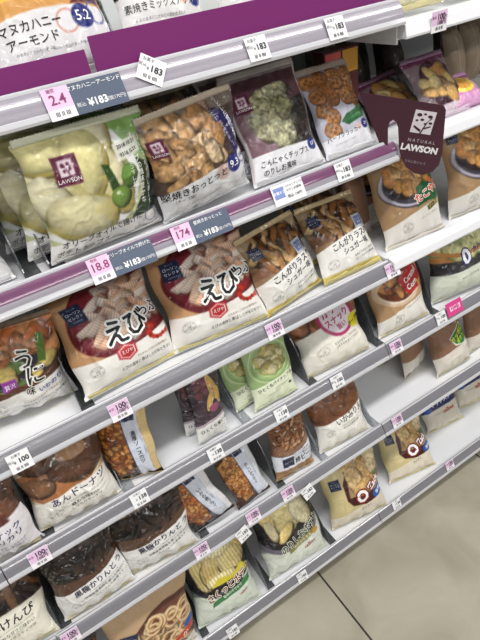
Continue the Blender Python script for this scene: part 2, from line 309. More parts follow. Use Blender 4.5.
def a_donut(A):
    H = A.H; A.fill('c8a684'); A.put(np.clip((A.Y-60)/40, 0, 1), 'b9a68e'); A.ell(40, 60, 54, 30, 'd9c4a8'); A.ell(38, 62, 50, 26, 'a86c40')
    A.piece(68, 78, 34, 26, -6, '6f4630', noise=.03, seed=4, dark='40281a'); A.piece(30, 98, 26, 18, 10, '7a5038', noise=.03, seed=5); A.ell(66, 90, 18, 9, 'c49a74', a=.8); A.piece(16, 62, 20, 14, 0, '9a6c4a', noise=.03, seed=6)
    A.below(42, 'f0ede6', tilt=6, curve=3); A.text('あんドーナツ', 60, 38, 12, '262058', 5, .03, sx=1.05); A.small(62, 29, 60, '777777', size=2.5, rot=5); A.text('軽めな味わい', 62, 22, 6, '2a2a2a', 5, .02); A.text('しっとりドーナツ', 62, 15, 5, '2a2a2a', 5, .01); A.stamp(24, 17, 9)
def fried(A, c1, base, txt, gold):
    H = A.H; A.fill(base); A.poly([(0, H*.85), (34, H*.95), (58, H*.85), (52, H*.1), (26, H*.04), (6, H*.5)], c1)
    A.heap(30, H*.5, 26, H*.42, 60, 7, [c1, 'c98440', 'a85a26', 'dda45c'], 37, noise=.12, asp=(.5, 1), dark='5c2c12')
    A.poly([(50, H), (82, H), (90, 0), (62, 0), (54, H*.5)], 'd9dfee'); A.poly([(82, H), (100, H), (100, 0), (90, 0)], gold)
    A.poly([(50, H), (51.5, H), (56, H*.5), (63.5, 0), (62, 0), (54, H*.5)], '2a2a50')
    A.text(txt, 72, H*.47, 11, '20203c', 4, .03, vert=True); A.text('こだわりソースの味わい', 83, H*.5, 4, '50506c', 4, vert=True); A.box(66, H*.92, 24, 20, '1b2345'); A.text('セレクト', 66, H*.92, 4.6, 'd0d4e8')
def a_katsu(A): fried(A, '8a4a20', '2c2018', '濃厚ソースカツ', 'd8bc84')
def a_ikafry(A): fried(A, 'b5622c', '3a2a26', 'いかの姿フライ', 'e4e4ea')
def a_seafry(A): fried(A, 'c98e50', '4a2e20', 'のしいかフライ', 'dfe2ea')
def hitokuchi(A, bg, bot, txt, c2):
    H = A.H; A.fill(bg)
def a_purple(A):
    H = A.H; A.fill('3c2a38'); A.heap(34, H*.78, 22, 22, 6, 18, ['7c4250', '8c5060'], 41, noise=.04); A.ell(56, H*.62, 60, 60, '4a3844', ring=1)
    for q in ((70, H*.72, 12, 44, 12), (56, H*.56, 10, 36, -24), (84, H*.6, 9, 30, 8)): A.piece(*q, 'dcb060', noise=.06, seed=int(q[0]), rim='e8cf90')
    A.piece(66, H*.44, 18, 14, 10, '9a4a6c', noise=.05, seed=9); A.below(62, 'b9a8b4', tilt=10, curve=4); A.below(54, 'f2f2f0', tilt=10, curve=2)
    A.text('ひとくち紫いも', 56, 36, 16, '241c2c', 10, .03, sx=.85); A.small(70, 18, 44, '777777', size=5, rot=10)
def a_pine(A):
    H = A.H; A.fill('9ab47c'); A.ell(52, H*.62, 46, 42, 'c2d4a4', ring=1.2); A.ell(52, H*.6, 40, 36, '86a860', ring=1.2); A.ell(52, H*.58, 34, 30, 'a8c47e')
    A.heap(54, H*.66, 26, 22, 16, 12, ['dcd08c', 'e8dfa8', 'cdbb70'], 43, p=4, asp=(.7, 1), noise=.05, dark='7a8a40'); A.ell(54, H*.72, 40, 44, 'd8e2c0', ring=.6, a=.6)
    A.below(44, 'e8eed2', tilt=6); A.text('ひとくちパイナップル', 52, 36, 8.6, '1e2a1a', 8, .035); A.small(66, 24, 40, '444444', size=3, rot=8); A.small(40, 14, 40, '666666', size=2.6, rot=8); A.ell(86, 20, 4, 3, '2a3a28')
def a_curry(A):
    H = A.H; A.fill('9c6e50'); A.put(np.clip(A.n(30, 3)+.3, 0, .5), '7e523a'); A.heap(26, H-12, 26, 10, 8, 12, ['8a5436', 'a86c48'], 47, noise=.08)
    A.below(50, 'ebe7dc', tilt=3, curve=4); A.ell(62, 60, 27, 29, 'b03468', rot=-10); A.ell(62, 60, 22, 24, 'f1e6ee', rot=-10)
    A.text('カリー', 60, 69, 12, 'b82c6c', 12, .06); A.text('スナック', 62, 56, 10, 'b82c6c', 12, .06); A.text('旨い', 64, 45, 8, 'b82c6c', 12, .06)
    A.ell(86, 44, 11, 10, 'e8d92c'); A.text('チーズ味', 86, 44, 6, '1c1c1c', 14, .05); A.small(64, 26, 44, '55504a', n=2, size=3.8, rot=6); A.stamp(26, 20, 8)
def a_caramel(A):
    H = A.H; A.fill('b8936c'); A.ell(44, 68, 40, 32, 'e6d8c8', rot=-8); A.ell(44, 70, 36, 28, '6c3a22', rot=-8)
    A.heap(48, 80, 36, 26, 26, 11, ['b4713e', '9a5428', 'c98a50', '8a4520'], 49, asp=(.4, .6), noise=.08)
    A.ell(42, 62, 36, 26, 'd9bca0', rot=-8, ring=2.4); 
    A.poly([(56, 46), (44, 76), (84, 98), (99, 68), (96, 56)], 'b62a2e'); A.text('Caramel', 70, 76, 12.5, 'f4ece4', 22, .05, sx=.8); A.text('Corn', 68, 61, 12.5, 'fbf6ee', 22, .08, sx=.85)
    A.ell(87, 58, 7, 6, 'e0a048'); A.piece(90, 56, 5, 5, 0, 'd86028'); A.below(28, 'edeae2', tilt=12, curve=2); A.small(70, 30, 44, '555555', size=3, rot=12); A.stamp(34, 12, 8)
def a_lettuce(A):
    H = A.H; A.fill('a4b080'); A.ell(50, 50, 58, 20, 'c08448'); A.below(52, '2c2a30', curve=-4); A.heap(52, 88, 52, 32, 24, 20, ['c6d096', 'd6d89c', 'aec484', 'dedc9c'], 51, noise=.09, dark='6a7c3c', asp=(.6, .9))
    A.put(((np.abs(A.Y-(55 + .006*(A.X-50)**2)) < 3.2)).astype(float), 'c08448'); A.below(36, 'dbe2d2', tilt=3, curve=-4)
    A.text('0', 46, 50, 28, 'f4f4fa', 12, .1, out='3a3a78', ow=.06); A.text('カルビー', 74, 60, 9, '30386c', 14, .08); A.small(60, 22, 50, '555555', size=3.6, rot=6)
def a_kenpi(A):
    H = A.H; A.fill('2a1d18'); A.heap(50, 92, 52, 28, 22, 24, ['8a6040', '6f4a30', '9c7350'], 53, asp=(.12, .2), rots=(30, 150), p=4, noise=.05, dark='120a08')
    A.below(48, 'f0ecdc', tilt=8, curve=4); A.text('芋けんぴ', 62, 40, 13, '1e1a24', 8, .04); A.small(62, 31, 50, '888888', size=2.4, rot=8); A.text('素朴な甘さの味わい', 64, 25, 5, '333333', 8, .02)
    A.text('サクサクスティック', 64, 17, 5, '333333', 8, .01)
def a_karinto(A):
    H = A.H; A.fill('241b1a'); A.heap(50, 84, 54, 30, 22, 17, ['2f201c', '3c2820', '1f1614', '46302a'], 55, asp=(.4, .6), noise=.05, dark='080606')
    A.ell(30, H-4, 34, 8, 'a89884', a=.6); A.poly([(0, 64), (60, 56), (100, 72), (100, 50), (0, 40)], '54392a'); A.below(50, 'f0efee', tilt=10, curve=-3)
    A.text('黒糖かりんとう', 62, 41, 11, '22203e', 9, .045); A.small(66, 33, 46, '8a8a8a', size=2.4, rot=9); A.text('沖縄県産黒糖を使った味わい', 66, 27, 5, '2c2c2c', 9, .02); A.text('カリッとした食感です', 70, 20, 4.6, '2c2c2c', 9, .01); A.stamp(24, 15, 8)
def a_kakipi(A):
    H = A.H; A.fill('8a6248'); A.heap(50, H*.70, 46, H*.28, 80, 8.5, ['a8683c', 'c48a58', '8c4f2c', 'd2a880', '99603c'], 57, asp=(.3, .5), noise=.08, dark='2c1408')
    A.below(66, '34345c', tilt=5, curve=-12); A.below(64.5, 'e3e6ee', tilt=5, curve=-12); A.box(30, 34, 26, 26, '1b2345', 0); A.text('セレクト', 30, 34, 5.2, 'ccd0e6'); A.text('柿ピー', 68, 30, 17, '1c1c28', 5, .05, sx=.85); A.text('ピリッと香ばしい', 66, 44, 6, '2c2c3c', 5, .02); A.text('おいしさの柿の種', 66, 51, 5, '2c2c3c', 5, .02); A.below(14, '9c7452'); A.below(4, 'b89468')
def a_ika(A):
    H = A.H; A.fill('8c6048'); A.ell(50, 70, 58, 40, 'a48474', ring=1.2)
    for i, (x, y) in enumerate(((30, 84), (72, 80), (50, 94), (94, 98), (20, 62), (56, 66), (84, 62))): A.piece(x, y, 24, 18, -10, '96603e', noise=.05, seed=i, rim='7c4a2e', dark='4a2a1c')
    A.below(52, 'f0ede6', tilt=8, curve=-6); A.text('いかみりん', 66, 42, 13, '1e1c22', 10, .04, sx=.95); A.small(70, 31, 50, '777777', size=2.4, rot=8); A.text('みりんの風味の味わい', 68, 25, 4.4, '333333', 8, .01); A.stamp(22, 22, 8)
def a_brown(A):
    H = A.H; A.fill('8a6650'); A.heap(60, H-18, 30, 22, 10, 15, ['b08a5c', 'c49c68'], 61, asp=(.3, .5), noise=.08); A.below(42, 'e4ddd2', tilt=8, curve=3)
    A.poly([(40, 72), (88, 98), (99, 74), (80, 44), (52, 50)], 'e4ead8'); A.poly([(43, 72), (87, 95), (95, 74), (79, 48), (54, 53)], '2c7a3c'); A.text('サッポロ', 68, 74, 13, 'e6e23c', 24, .08, out='1c3c1c', ow=.04)
    A.text('ポテト', 72, 62, 10, 'e6e23c', 24, .06); A.small(66, 48, 40, '3a6a4a', size=4, rot=20); A.text('calbee', 84, 34, 5, 'c05040', 14, .02)
def a_kraft(A): A.fill('8f6c54'); A.below(46, 'dfd8cc', tilt=4)
def a_spiral(A):
    H = A.H; A.fill('c4a582'); A.ell(66, 42, 58, 46, '5a3428', rot=26); A.ell(66, 40, 54, 42, '704434', rot=26)
    R = random.Random(5); A.heap(66, 44, 42, 32, 60, 12, ['e2c092', 'd4aa78', 'ecd2aa'], 63, asp=(.14, .24), noise=.05, dark='6a4028')
    for i in range(13):
        x = R.uniform(40, 92); y = R.uniform(28, 74); r = R.uniform(7, 10); A.ell(x+.8, y-1.2, r, r*.9, '7a4c30', ring=1.8, a=.7); A.ell(x, y, r, r*.9, 'e8cca0', ring=1.5); A.ell(x, y, r-1.6, r*.9-1.6, 'c79a6a', ring=.5)
    A.poly([(52, 8), (52, 22), (96, 36), (98, 24)], 'd8442c'); A.text('わっか', 76, 20, 9, 'f6ead8', 16, .06); A.ell(92, 38, 8, 5, '2c5aa8', rot=20); A.navy(20, 62, 19, 0); A.below(8, 'ece8de', curve=3)
def a_giza(A):
    H = A.H; A.fill('7e877c'); A.poly([(0, 0), (100, 0), (100, 50), (0, 44)], 'cdd6c8'); A.ell(50, 78, 56, 44, '2a2a34', rot=8); A.ell(50, 80, 52, 40, '16161a', rot=8)
    for i, q in enumerate(((34, 104, 24, 16, 30), (58, 112, 26, 14, 10), (76, 100, 22, 20, 40), (22, 76, 12, 26, 8), (56, 92, 22, 20, -10), (42, 74, 22, 22, -4), (70, 80, 22, 18, 14), (50, 62, 26, 9, 6))):
        A.piece(*q, ('fde49a', 'ffeeb0', 'f4d684')[i % 3], p=2.4, ridge=5.0, noise=.04, seed=i+80, dark='2c1c08')
    A.below(38, 'd8e0d2', tilt=4, curve=-5); A.poly([(30, 52), (44, 64), (66, 60), (84, 70), (96, 60), (92, 54), (60, 54)], 'd8c838')
    A.text('さくっとポテト', 60, 46, 13.5, '7c1c12', 14, .07, out='f4f0e0', ow=.07, sx=.92); A.poly([(24, 22), (26, 31), (94, 46), (94, 37)], '3c7c48'); A.text('塩味のギザギザ', 60, 35, 5, 'f0f4ea', 11, .03); A.text('calbee', 76, 26, 6, 'a82a28', 11, .05)
def a_potato(A):
    H = A.H; A.fill('8a9088'); A.poly([(0, 0), (100, 0), (100, 54), (0, 40)], 'd6dcd0'); A.ell(50, 74, 58, 44, '6a6472', rot=8); A.ell(50, 77, 53, 40, '1a171a', rot=8); A.ell(28, 60, 8, 5, '8a4a30')
    for i, q in enumerate(((40, 108, 26, 12, 24), (74, 98, 16, 22, -20), (26, 86, 16, 24, 24), (62, 88, 22, 24, 50), (46, 82, 18, 28, -14), (74, 78, 14, 22, 30), (40, 60, 18, 8, 40), (20, 70, 7, 16, 10))):
        A.piece(*q, ('ffeca4', 'fff4c4', 'f6da8c', 'fff0c0')[i % 4], p=2.2, noise=.07, seed=i+90, dark='2c1c0c')
    A.below(32, 'dfe5d8', tilt=6, curve=-3); A.text('のりしおポテト', 62, 46, 13, '0e0e12', 16, .08, out='e8ecd8', ow=.05, sx=.85); A.poly([(36, 24), (36, 33), (84, 46), (88, 40)], '8a8444'); A.text('のりのうまみ', 60, 35, 5.4, 'f0ecc8', 12, .03); A.ell(84, 38, 6, 4, 'c89038'); A.text('calbee', 70, 24, 8, 'a82a28', 12, .06)
def a_ozack(A):
    H = A.H; A.fill('d6c692'); A.poly([(28, 42), (30, 70), (46, 100), (66, H-16), (100, H-6), (100, 30), (60, 24), (36, 30)], '451416'); A.poly([(34, 46), (38, 70), (52, 94), (72, H-24), (100, H-16), (100, 40)], 'a88a60')
    for i, q in enumerate(((58, 96, 18, 26, -20), (80, 104, 24, 18, 30), (76, 76, 24, 24, 40), (52, 70, 14, 24, 10), (90, 88, 14, 20, 0), (62, 56, 18, 12, 20))): A.piece(*q, ('ecc88c', 'f4deb0', 'dcb274')[i % 3], p=2.3, noise=.12, seed=i+100, dark='5a3418')
    A.ell(90, 66, 6, 4, '4a7a3c')
    A.text('O', 56, 40, 27, 'fafafa', 10, .12, out='8a1418', ow=.08); A.text("'Zack", 82, 54, 15, 'fafafa', 26, .08, out='8a1418', ow=.1, sx=.8, lift=.4); A.ell(90, 36, 14, 9, '2356a8', rot=22); A.text('塩味', 90, 36, 7, 'ffffff', 22, .04); A.below(20, 'e6dcc8', tilt=8, curve=3); A.navy(18, H-30, 17); A.text('さくさく', 60, 18, 5, '4a4038', 10, .03)
def a_blue(A):
    H = A.H; A.fill('5a3a30'); A.below(64, 'ddd6c6', tilt=4); A.poly([(0, 38), (4, 62), (96, 76), (99, 48)], '232a5c'); A.text('チップスター', 56, 57, 14, 'd8dcee', 7, .05, sx=.8); A.ell(12, 46, 9, 9, '2c58a8'); A.text('calbee', 62, 32, 13, 'c04438', 7, .06); A.small(50, 30, 60, '8a8478', size=4)
def a_clear(A): A.fill('d6d3d0'); A.above(A.H*.3, 'b9b6b0', a=.6); A.heap(50, A.H*.6, 40, A.H*.3, 20, 14, ['c9c2b4', 'd8d2c8', 'e2dfda'], 71, noise=.05, dark='8a857c'); A.below(14, 'ded6b4')
def a_white(A): A.fill('dadada'); A.ell(78, 60, 14, 14, '505058', ring=1); A.small(50, 24, 60, '888888', size=3)
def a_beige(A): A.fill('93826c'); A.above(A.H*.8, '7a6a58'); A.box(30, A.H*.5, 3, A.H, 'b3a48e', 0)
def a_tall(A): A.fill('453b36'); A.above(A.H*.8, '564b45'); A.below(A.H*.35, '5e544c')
def a_nutbag(A): A.fill('241c18'); A.heap(70, A.H*.78, 34, 26, 18, 11, ['8a4c28', '6f3a20', 'a8683c'], 73, asp=(.5, .7)); A.below(40, 'e4e0d8')

# ------------------------------------------------------------------ bag geometry
def bag_noise(u, v, seed):
    return vnoise(np.asarray(u)*100, np.asarray(v)*100, 22, seed) * .6 + vnoise(np.asarray(u)*100, np.asarray(v)*100, 9, seed+5) * .22
def bag_fn(w, h, T, seed):
    def S(x, y, lift=0.0):             # x, y in art units -> local metres; -y is the front
        u = np.asarray(x) / 100.0; v = np.asarray(y) * (w / 100.0) / h
        uc = np.clip(u, 0, 1); vc = np.clip((v - .035) / .93, 0, 1)
        pu = (1 - np.abs(2*uc-1)**3.2) ** .75; pv = np.sin(np.pi * vc ** .82) ** .55
        d = T * 1.3 * pu * pv
        wr = T * .17 * (np.sin(uc*34 + 5*bag_noise(uc, vc*0+.3, seed)) * np.exp(-(1-vc)/.10) + np.sin(uc*27 + 2 + 5*bag_noise(uc, vc*0+.8, seed+2)) * np.exp(-vc/.12)) * np.minimum(1, np.minimum(vc, 1-vc)/.03)
        rg = vnoise(uc*100 + vc*40, vc*100 - uc*25, 26, seed+11); rg2 = vnoise(uc*100 - vc*50, vc*90 + uc*30, 15, seed+13)
        cr = (1 - np.minimum(1, np.abs(rg)/.10)) * .10 + (1 - np.minimum(1, np.abs(rg2)/.12)) * .06
        d = d + wr * pu + T * (.40 * bag_noise(uc, vc, seed) + cr * (.4 + .8*np.abs(2*uc-1))) * pu * pv
        d = np.where(d < 0, d*.3, d)
        xx = (u - .5) * w * (1.03 - .085 * pv * (1 + .5*np.sin(vc*9 + seed)))
        return np.stack([xx, -(d + lift), v * h], -1)
    return S
FILM = {}
def printed_film(kind):
    g = kind == 'gloss'
    m = bpy.data.materials.new(kind + '_printed_film'); m.use_nodes = True; nt = m.node_tree; b = nt.nodes['Principled BSDF']; N = nt.nodes.new; K = nt.links.new
    a = N('ShaderNodeAttribute'); a.attribute_name = 'Col'; K(a.outputs['Color'], b.inputs['Base Color'])
    b.inputs['Roughness'].default_value = .32 if g else .45; b.inputs['Specular IOR Level'].default_value = .25
    b.inputs['Coat Weight'].default_value = .8 if g else .4; b.inputs['Coat Roughness'].default_value = .035 if g else .12
    tc = N('ShaderNodeTexCoord'); oi = N('ShaderNodeObjectInfo'); ad = N('ShaderNodeVectorMath'); ad.operation = 'MULTIPLY_ADD'; ad.inputs[1].default_value = (1, 1, 1)
    cb_ = N('ShaderNodeCombineXYZ'); K(oi.outputs['Random'], cb_.inputs[0]); K(oi.outputs['Random'], cb_.inputs[2]); K(tc.outputs['Object'], ad.inputs[0]); K(cb_.outputs[0], ad.inputs[2])
    n = N('ShaderNodeTexNoise'); n.inputs['Scale'].default_value = 17; n.inputs['Detail'].default_value = 2.5; n.inputs['Distortion'].default_value = 1.1; K(ad.outputs[0], n.inputs['Vector'])
    ab = N('ShaderNodeMath'); ab.operation = 'SUBTRACT'; ab.inputs[1].default_value = .5; K(n.outputs['Fac'], ab.inputs[0]); a2 = N('ShaderNodeMath'); a2.operation = 'ABSOLUTE'; K(ab.outputs[0], a2.inputs[0])
    b1 = N('ShaderNodeBump'); b1.inputs['Strength'].default_value = 1.0; b1.inputs['Distance'].default_value = .045 if g else .020; K(a2.outputs[0], b1.inputs['Height']); K(b1.outputs['Normal'], b.inputs['Coat Normal'])
    b2 = N('ShaderNodeBump'); b2.inputs['Strength'].default_value = .25; b2.inputs['Distance'].default_value = .005; K(a2.outputs[0], b2.inputs['Height']); K(b2.outputs['Normal'], b.inputs['Normal'])
    return m
def film(kind):
    if kind not in FILM:
        FILM[kind] = printed_film(kind)
    return FILM[kind]
def bag_mesh(name, art, w, h, T, seed, finish, cells=84, off=0):
    A = Art(w, h, cells, off); art(A); S = bag_fn(w, h, T, seed)
    P0 = S(A.X, A.Y0); ny, nx = A.X.shape; V = P0.reshape(-1, 3)
    Cc = A.C.reshape(-1, 3); Cc = np.clip(Cc, 0, 1)
    idx = np.arange(ny*nx).reshape(ny, nx)
    F = np.stack([idx[:-1, :-1], idx[:-1, 1:], idx[1:, 1:], idx[1:, :-1]], -1).reshape(-1, 4).tolist()
    # back of the pouch
    bx, by = np.meshgrid(np.linspace(0, 100, 17), np.linspace(0, A.H, 17)); Q = S(bx, by).copy(); Q[..., 1] = -Q[..., 1] * .55 + .0004
    k = len(V); V = np.vstack([V, Q.reshape(-1, 3)]); bi = np.arange(289).reshape(17, 17) + k
    F += np.stack([bi[:-1, :-1], bi[1:, :-1], bi[1:, 1:], bi[:-1, 1:]], -1).reshape(-1, 4).tolist()
    edge = A.C[:, [0, -1]].mean((1,)); rows = np.linspace(0, ny-1, 17).astype(int)
    Cc = np.vstack([Cc, np.repeat(edge[rows][:, None, :], 17, 1).reshape(-1, 3)])
    Vs = [V]; Cs = [Cc]; n0 = len(V)
    for (t, x, y, size, col, rot, bold, sx, lift) in A.T:
        tv, tf = text_geo(t, bold * .6)
        if not len(tv): continue
        r = math.radians(rot); px = tv[:, 0]*size*sx*1.0; py = tv[:, 1]*size
        X = x + px*math.cos(r) - py*math.sin(r); Y = y*A.ky + A.off + px*math.sin(r) + py*math.cos(r)
        m_in = (X > 1) & (X < 99) & (Y > 1) & (Y < A.H-1)
        gx = np.clip(X, 0, 99.99)/A.c; gy = np.clip(Y/A.H, 0, .9999)*(ny-1); i0 = gx.astype(int); j0 = gy.astype(int); fx = (gx-i0)[:, None]; fy = (gy-j0)[:, None]
        P = (P0[j0, i0]*(1-fx) + P0[j0, i0+1]*fx)*(1-fy) + (P0[j0+1, i0]*(1-fx) + P0[j0+1, i0+1]*fx)*fy; P = P - np.array([0, lift*.001, 0])
        tf = [f for f in tf if all(m_in[i] for i in f)]
        F += [[i + n0 for i in f] for f in tf]; Vs.append(P); Cs.append(np.repeat(rgb(col)[None], len(tv), 0)); n0 += len(tv)
    V = np.vstack(Vs); Cc = np.vstack(Cs)
    me = bpy.data.meshes.new(name); me.from_pydata(V.tolist(), [], F); me.update()
    me.polygons.foreach_set('use_smooth', np.ones(len(F), bool))
    a = me.color_attributes.new('Col', 'FLOAT_COLOR', 'POINT'); L = np.ones((len(V), 4)); L[:, :3] = lin(Cc) * .93; a.data.foreach_set('color', L.ravel())
    me.materials.append(film(finish)); return me, A, S
M = {}
M['seal_clear'] = mat('pale_seal_film', 'd9d4cc', .3, coat=.4)
SEALS = {}
def seal_mat(c):
    if c not in SEALS: SEALS[c] = mat('seal_film', c, .32, coat=.3)
    return SEALS[c]
def seal_mesh(w, y0, y1, wave, thick, rows=3, n=70):     # crimped flat strip, zigzag outer edge; local z from y0 to y1
    V = []; F = []
    for j in range(rows+1):
        for i in range(n+1):
            x = (i/n-.5)*w; t = j/rows; z = y0 + (y1-y0)*t
            if j == rows: z += (.0008 if i % 2 else -.0008)
            V.append((x, -.0010 - .0005*math.sin(i*1.3) - wave*math.sin(i/n*9)*t, z))
    for j in range(rows):
        for i in range(n):
            a = j*(n+1)+i; F.append((a, a+1, a+n+2, a+n+1))
    return mesh('seal', V, F, True)
def flap_mesh(w, seed, d=.0072, n=60, drop=-.0062):                    # bottom seal turned forward onto the shelf
    R = random.Random(seed); ph = R.random()*6; V = []; F = []
    for j in range(4):
        t = j/3
        for i in range(n+1):
            x = (i/n-.5)*w*.99; edge = .0006*(1 if i % 2 else -1) if j == 3 else 0
            V.append((x, -.0008 - t*d*(1+.15*math.sin(i/n*7+ph)) - edge, .0015 - drop*t + .0025*t*math.sin(i/n*11+ph)*.5))
    for j in range(3):
        for i in range(n):
            a = j*(n+1)+i; F.append((a, a+n+1, a+n+2, a+1))
    return mesh('flap', V, F, True)

def make_bag(kind, art, tr, T, seed, label, group, finish='gloss', seal='d9d4cc', flap='d8cc9a', cells=84, name='snack_bag', cat='snack bag', part='pouch', off=0):
    x, y, z, yaw, lean, roll, w, h = tr
    root = empty(name); me, A, S = bag_mesh(kind, art, w, h, T, seed, finish, cells, off)
    p = link(part, me, None, root)
    s = link('top_seal', seal_mesh(w, h*.975, h+.006, .0012, 0), seal_mat(seal), root)
    f = link('bottom_seal', flap_mesh(w*.96, seed), seal_mat(flap), root)
    set_pose(root, tr); tag(root, label, cat, group)
    for q in (s, f):
        m = q.modifiers.new('t', 'SOLIDIFY'); m.thickness = .0005
    return root
def set_pose(o, tr):
    x, y, z, yaw, lean, roll, w, h = tr
    y = max(y, .6815 + abs(math.sin(yaw))*w*.25)
    lift = abs(math.sin(roll))*w/2*math.cos(lean)
    Mx = Matrix.Rotation(yaw, 4, 'Z') @ Matrix(((1,0,0,0),(0,math.cos(lean),math.sin(lean),0),(0,-math.sin(lean),math.cos(lean),0),(0,0,0,1))) @ Matrix(((math.cos(roll),0,math.sin(roll),0),(0,1,0,0),(-math.sin(roll),0,math.cos(roll),0),(0,0,0,1)))
    o.matrix_world = Matrix.Translation((x, y, z + lift)) @ Mx

exec_after = []
# ------------------------------------------------------------------ the shelving
ZB = {'A': 1.4955, 'B': 1.278, 'C': 1.0255, 'D': .798, 'E': .5185, 'F': .1058}
JX = .695; BAY = .90
mw = mat('white_painted_steel', 'e9eaee', .38, coat=.1)
mback = mat('grey_white_back_panel', 'c9ccca', .55)
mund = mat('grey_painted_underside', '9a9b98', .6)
mrail = mat('lilac_grey_rail_plastic', '9d97a2', .2, coat=.6)
mrailc = mat('grey_rail_plastic', '7d7c82', .2, coat=.6)
mlip = mat('white_rail_edge', 'c6c6cb', .25, coat=.5)
mpurp = mat('purple_strip_plastic', '7a2a6c', .28, coat=.5)
mpurp2 = mat('dusky_purple_insert', '6c3860', .28, coat=.6)
mdark = mat('dark_steel', '2c2b2d', .5)
mkick = mat('kick_plate_grey', '6c6659', .6)

fl = MB(); fl.box(-3, 4.5, -5.2, 1.3, -.02, 0)
mf = bpy.data.materials.new('stone_tile_floor'); mf.use_nodes = True; nt = mf.node_tree; b = nt.nodes['Principled BSDF']
tc = nt.nodes.new('ShaderNodeTexCoord'); n1 = nt.nodes.new('ShaderNodeTexNoise'); n1.inputs['Scale'].default_value = 5; n1.inputs['Detail'].default_value = 7; n1.inputs['Distortion'].default_value = .8
cr = nt.nodes.new('ShaderNodeValToRGB'); cr.color_ramp.elements[0].color = (*lin('a19b89'), 1); cr.color_ramp.elements[1].color = (*lin('bcb6a4'), 1); cr.color_ramp.elements[0].position = .3; cr.color_ramp.elements[1].position = .72
br = nt.nodes.new('ShaderNodeTexBrick'); br.offset = 0; br.inputs['Scale'].default_value = 1; br.inputs['Mortar Size'].default_value = .0034; br.inputs['Brick Width'].default_value = .748; br.inputs['Row Height'].default_value = .748
br.inputs['Mortar'].default_value = (*lin('4a4539'), 1) if False else br.inputs['Mortar'].default_value
mp = nt.nodes.new('ShaderNodeMapping'); mp.inputs['Location'].default_value = (-.464, .60, 0); br.inputs['Mortar Smooth'].default_value = .2
mx = nt.nodes.new('ShaderNodeMix'); mx.data_type = 'RGBA'; mx.inputs['B'].default_value = (*lin('35302a'), 1)
nt.links.new(tc.outputs['Object'], mp.inputs[0]); nt.links.new(mp.outputs[0], br.inputs['Vector']); nt.links.new(tc.outputs['Object'], n1.inputs['Vector']); nt.links.new(n1.outputs['Fac'], cr.inputs[0])
nt.links.new(cr.outputs[0], mx.inputs['A']); nt.links.new(br.outputs['Fac'], mx.inputs['Factor']); nt.links.new(mx.outputs['Result'], b.inputs['Base Color']); b.inputs['Roughness'].default_value = .42
tag(fl.build('floor', mf), kind='structure')
wl = MB(); wl.box(-3, 4.5, 1.25, 1.30, 0, 2.9); tag(wl.build('wall_back', mback), kind='structure')

def price_rail(parent, x0, x1, z, style, y=.65):
    r = MB()
    prof = [(y, z), (y+.001, z+.004)] + [(y+.002+.0150*t**1.7, z+.007+.026*t) for t in [i/12 for i in range(13)]] + [(y+.020, z+.034), (y+.021, z+.002), (y+.018, z)]
    if style == 'R':
        r.prism([(y-.002, z-.001), (y-.003, z+.003), (y+.001, z+.019), (y+.020, z+.024), (y+.021, z)], x0, x1)
        return r.build('price_rail', mw, parent, .001)
    r.prism(prof, x0, x1)
    o = r.build('price_rail', mrail if style in 'AB' else mrailc, parent)
    l = MB(); l.prism([(y-.0022, z-.001), (y-.003, z+.003), (y-.0005, z+.0085), (y+.004, z+.0085), (y+.004, z-.001)], x0, x1); l.build('rail_edge', mlip, o, .0006)
    g = MB(); g.prism([(y+.0145, z+.0285), (y+.0155, z+.0335), (y+.018, z+.0352), (y+.019, z+.03)], x0, x1); g.build('rail_top_edge', mlip, o, .0006)
    if style == 'B':
        q = MB(); c_ = [i/8 for i in range(9)]; tt = [.38+.52*i for i in c_]; q.prism([(y+.0013+.0150*t**1.7, z+.0072+.026*t) for t in tt] + [(y+.0030+.0150*t**1.7, z+.0065+.026*t) for t in tt[::-1]], x0, x1); q.build('purple_insert', mpurp2, o)
    return o
def shelf(parent, x0, x1, z, style, depth=.42):
    if style == 'R': z -= .006
    b = MB(); b.box(x0, x1, .668, .668+depth, z+.022, z+.027); b.box(x0, x1, .668, .674, z+.003, z+.022)
    b.box(x0+.002, x0+.006, .67, .668+depth, z-.004, z+.022); b.box(x1-.006, x1-.002, .67, .668+depth, z-.004, z+.022)
    o = b.build('shelf_board', mw, parent)
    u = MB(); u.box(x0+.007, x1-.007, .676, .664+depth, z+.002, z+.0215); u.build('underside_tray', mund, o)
    if style == 'R': z += .006
    price_rail(o, x0+.001, x1-.001, z, style)
    return o
labels_g = {0: 'white steel gondola shelving bay in the middle under the snack bags', -1: 'white steel gondola shelving bay on the far left edge', 1: 'white steel gondola shelving bay on the right, past the maroon sign'}
for k in (-1, 0, 1):
    x0 = JX - BAY + k*BAY; x1 = x0 + BAY
    g = empty('gondola_shelf_unit', ((x0+x1)/2, .9, 0)); tag(g, labels_g[k], 'shelving unit')
    inv = Matrix.Translation((-(x0+x1)/2, -.9, 0))
    parts = []
    b = MB(); b.box(x0, x1, 1.095, 1.11, 0, 1.95); parts.append(b.build('back_panel', mback))
    for xx in (x0+.002, x1-.022):
        b = MB(); b.box(xx, xx+.02, 1.088, 1.095, .0, 1.95); parts.append(b.build('upright_post', mw))
        b = MB(); 
    b = MB(); b.box(x0, x1, .70, 1.09, .0, ZB['F']+.0); parts.append(b.build('base_plinth', mkick))
    for s in 'ABCDEF':
        z = ZB[s]; st = 'A' if s == 'A' else 'B' if s == 'B' else 'C'
        if k == 1:
            if s == 'A': z = 1.4955-.022; st = 'R'
            if s in 'BC': st = 'R'; z += .0145 if s == 'C' else .006
        parts.append(shelf(None, x0, x1, z, st))
    for p in parts: p.parent = g; p.matrix_parent_inverse = Matrix.Identity(4); p.location = (-(x0+x1)/2, -.9, 0)
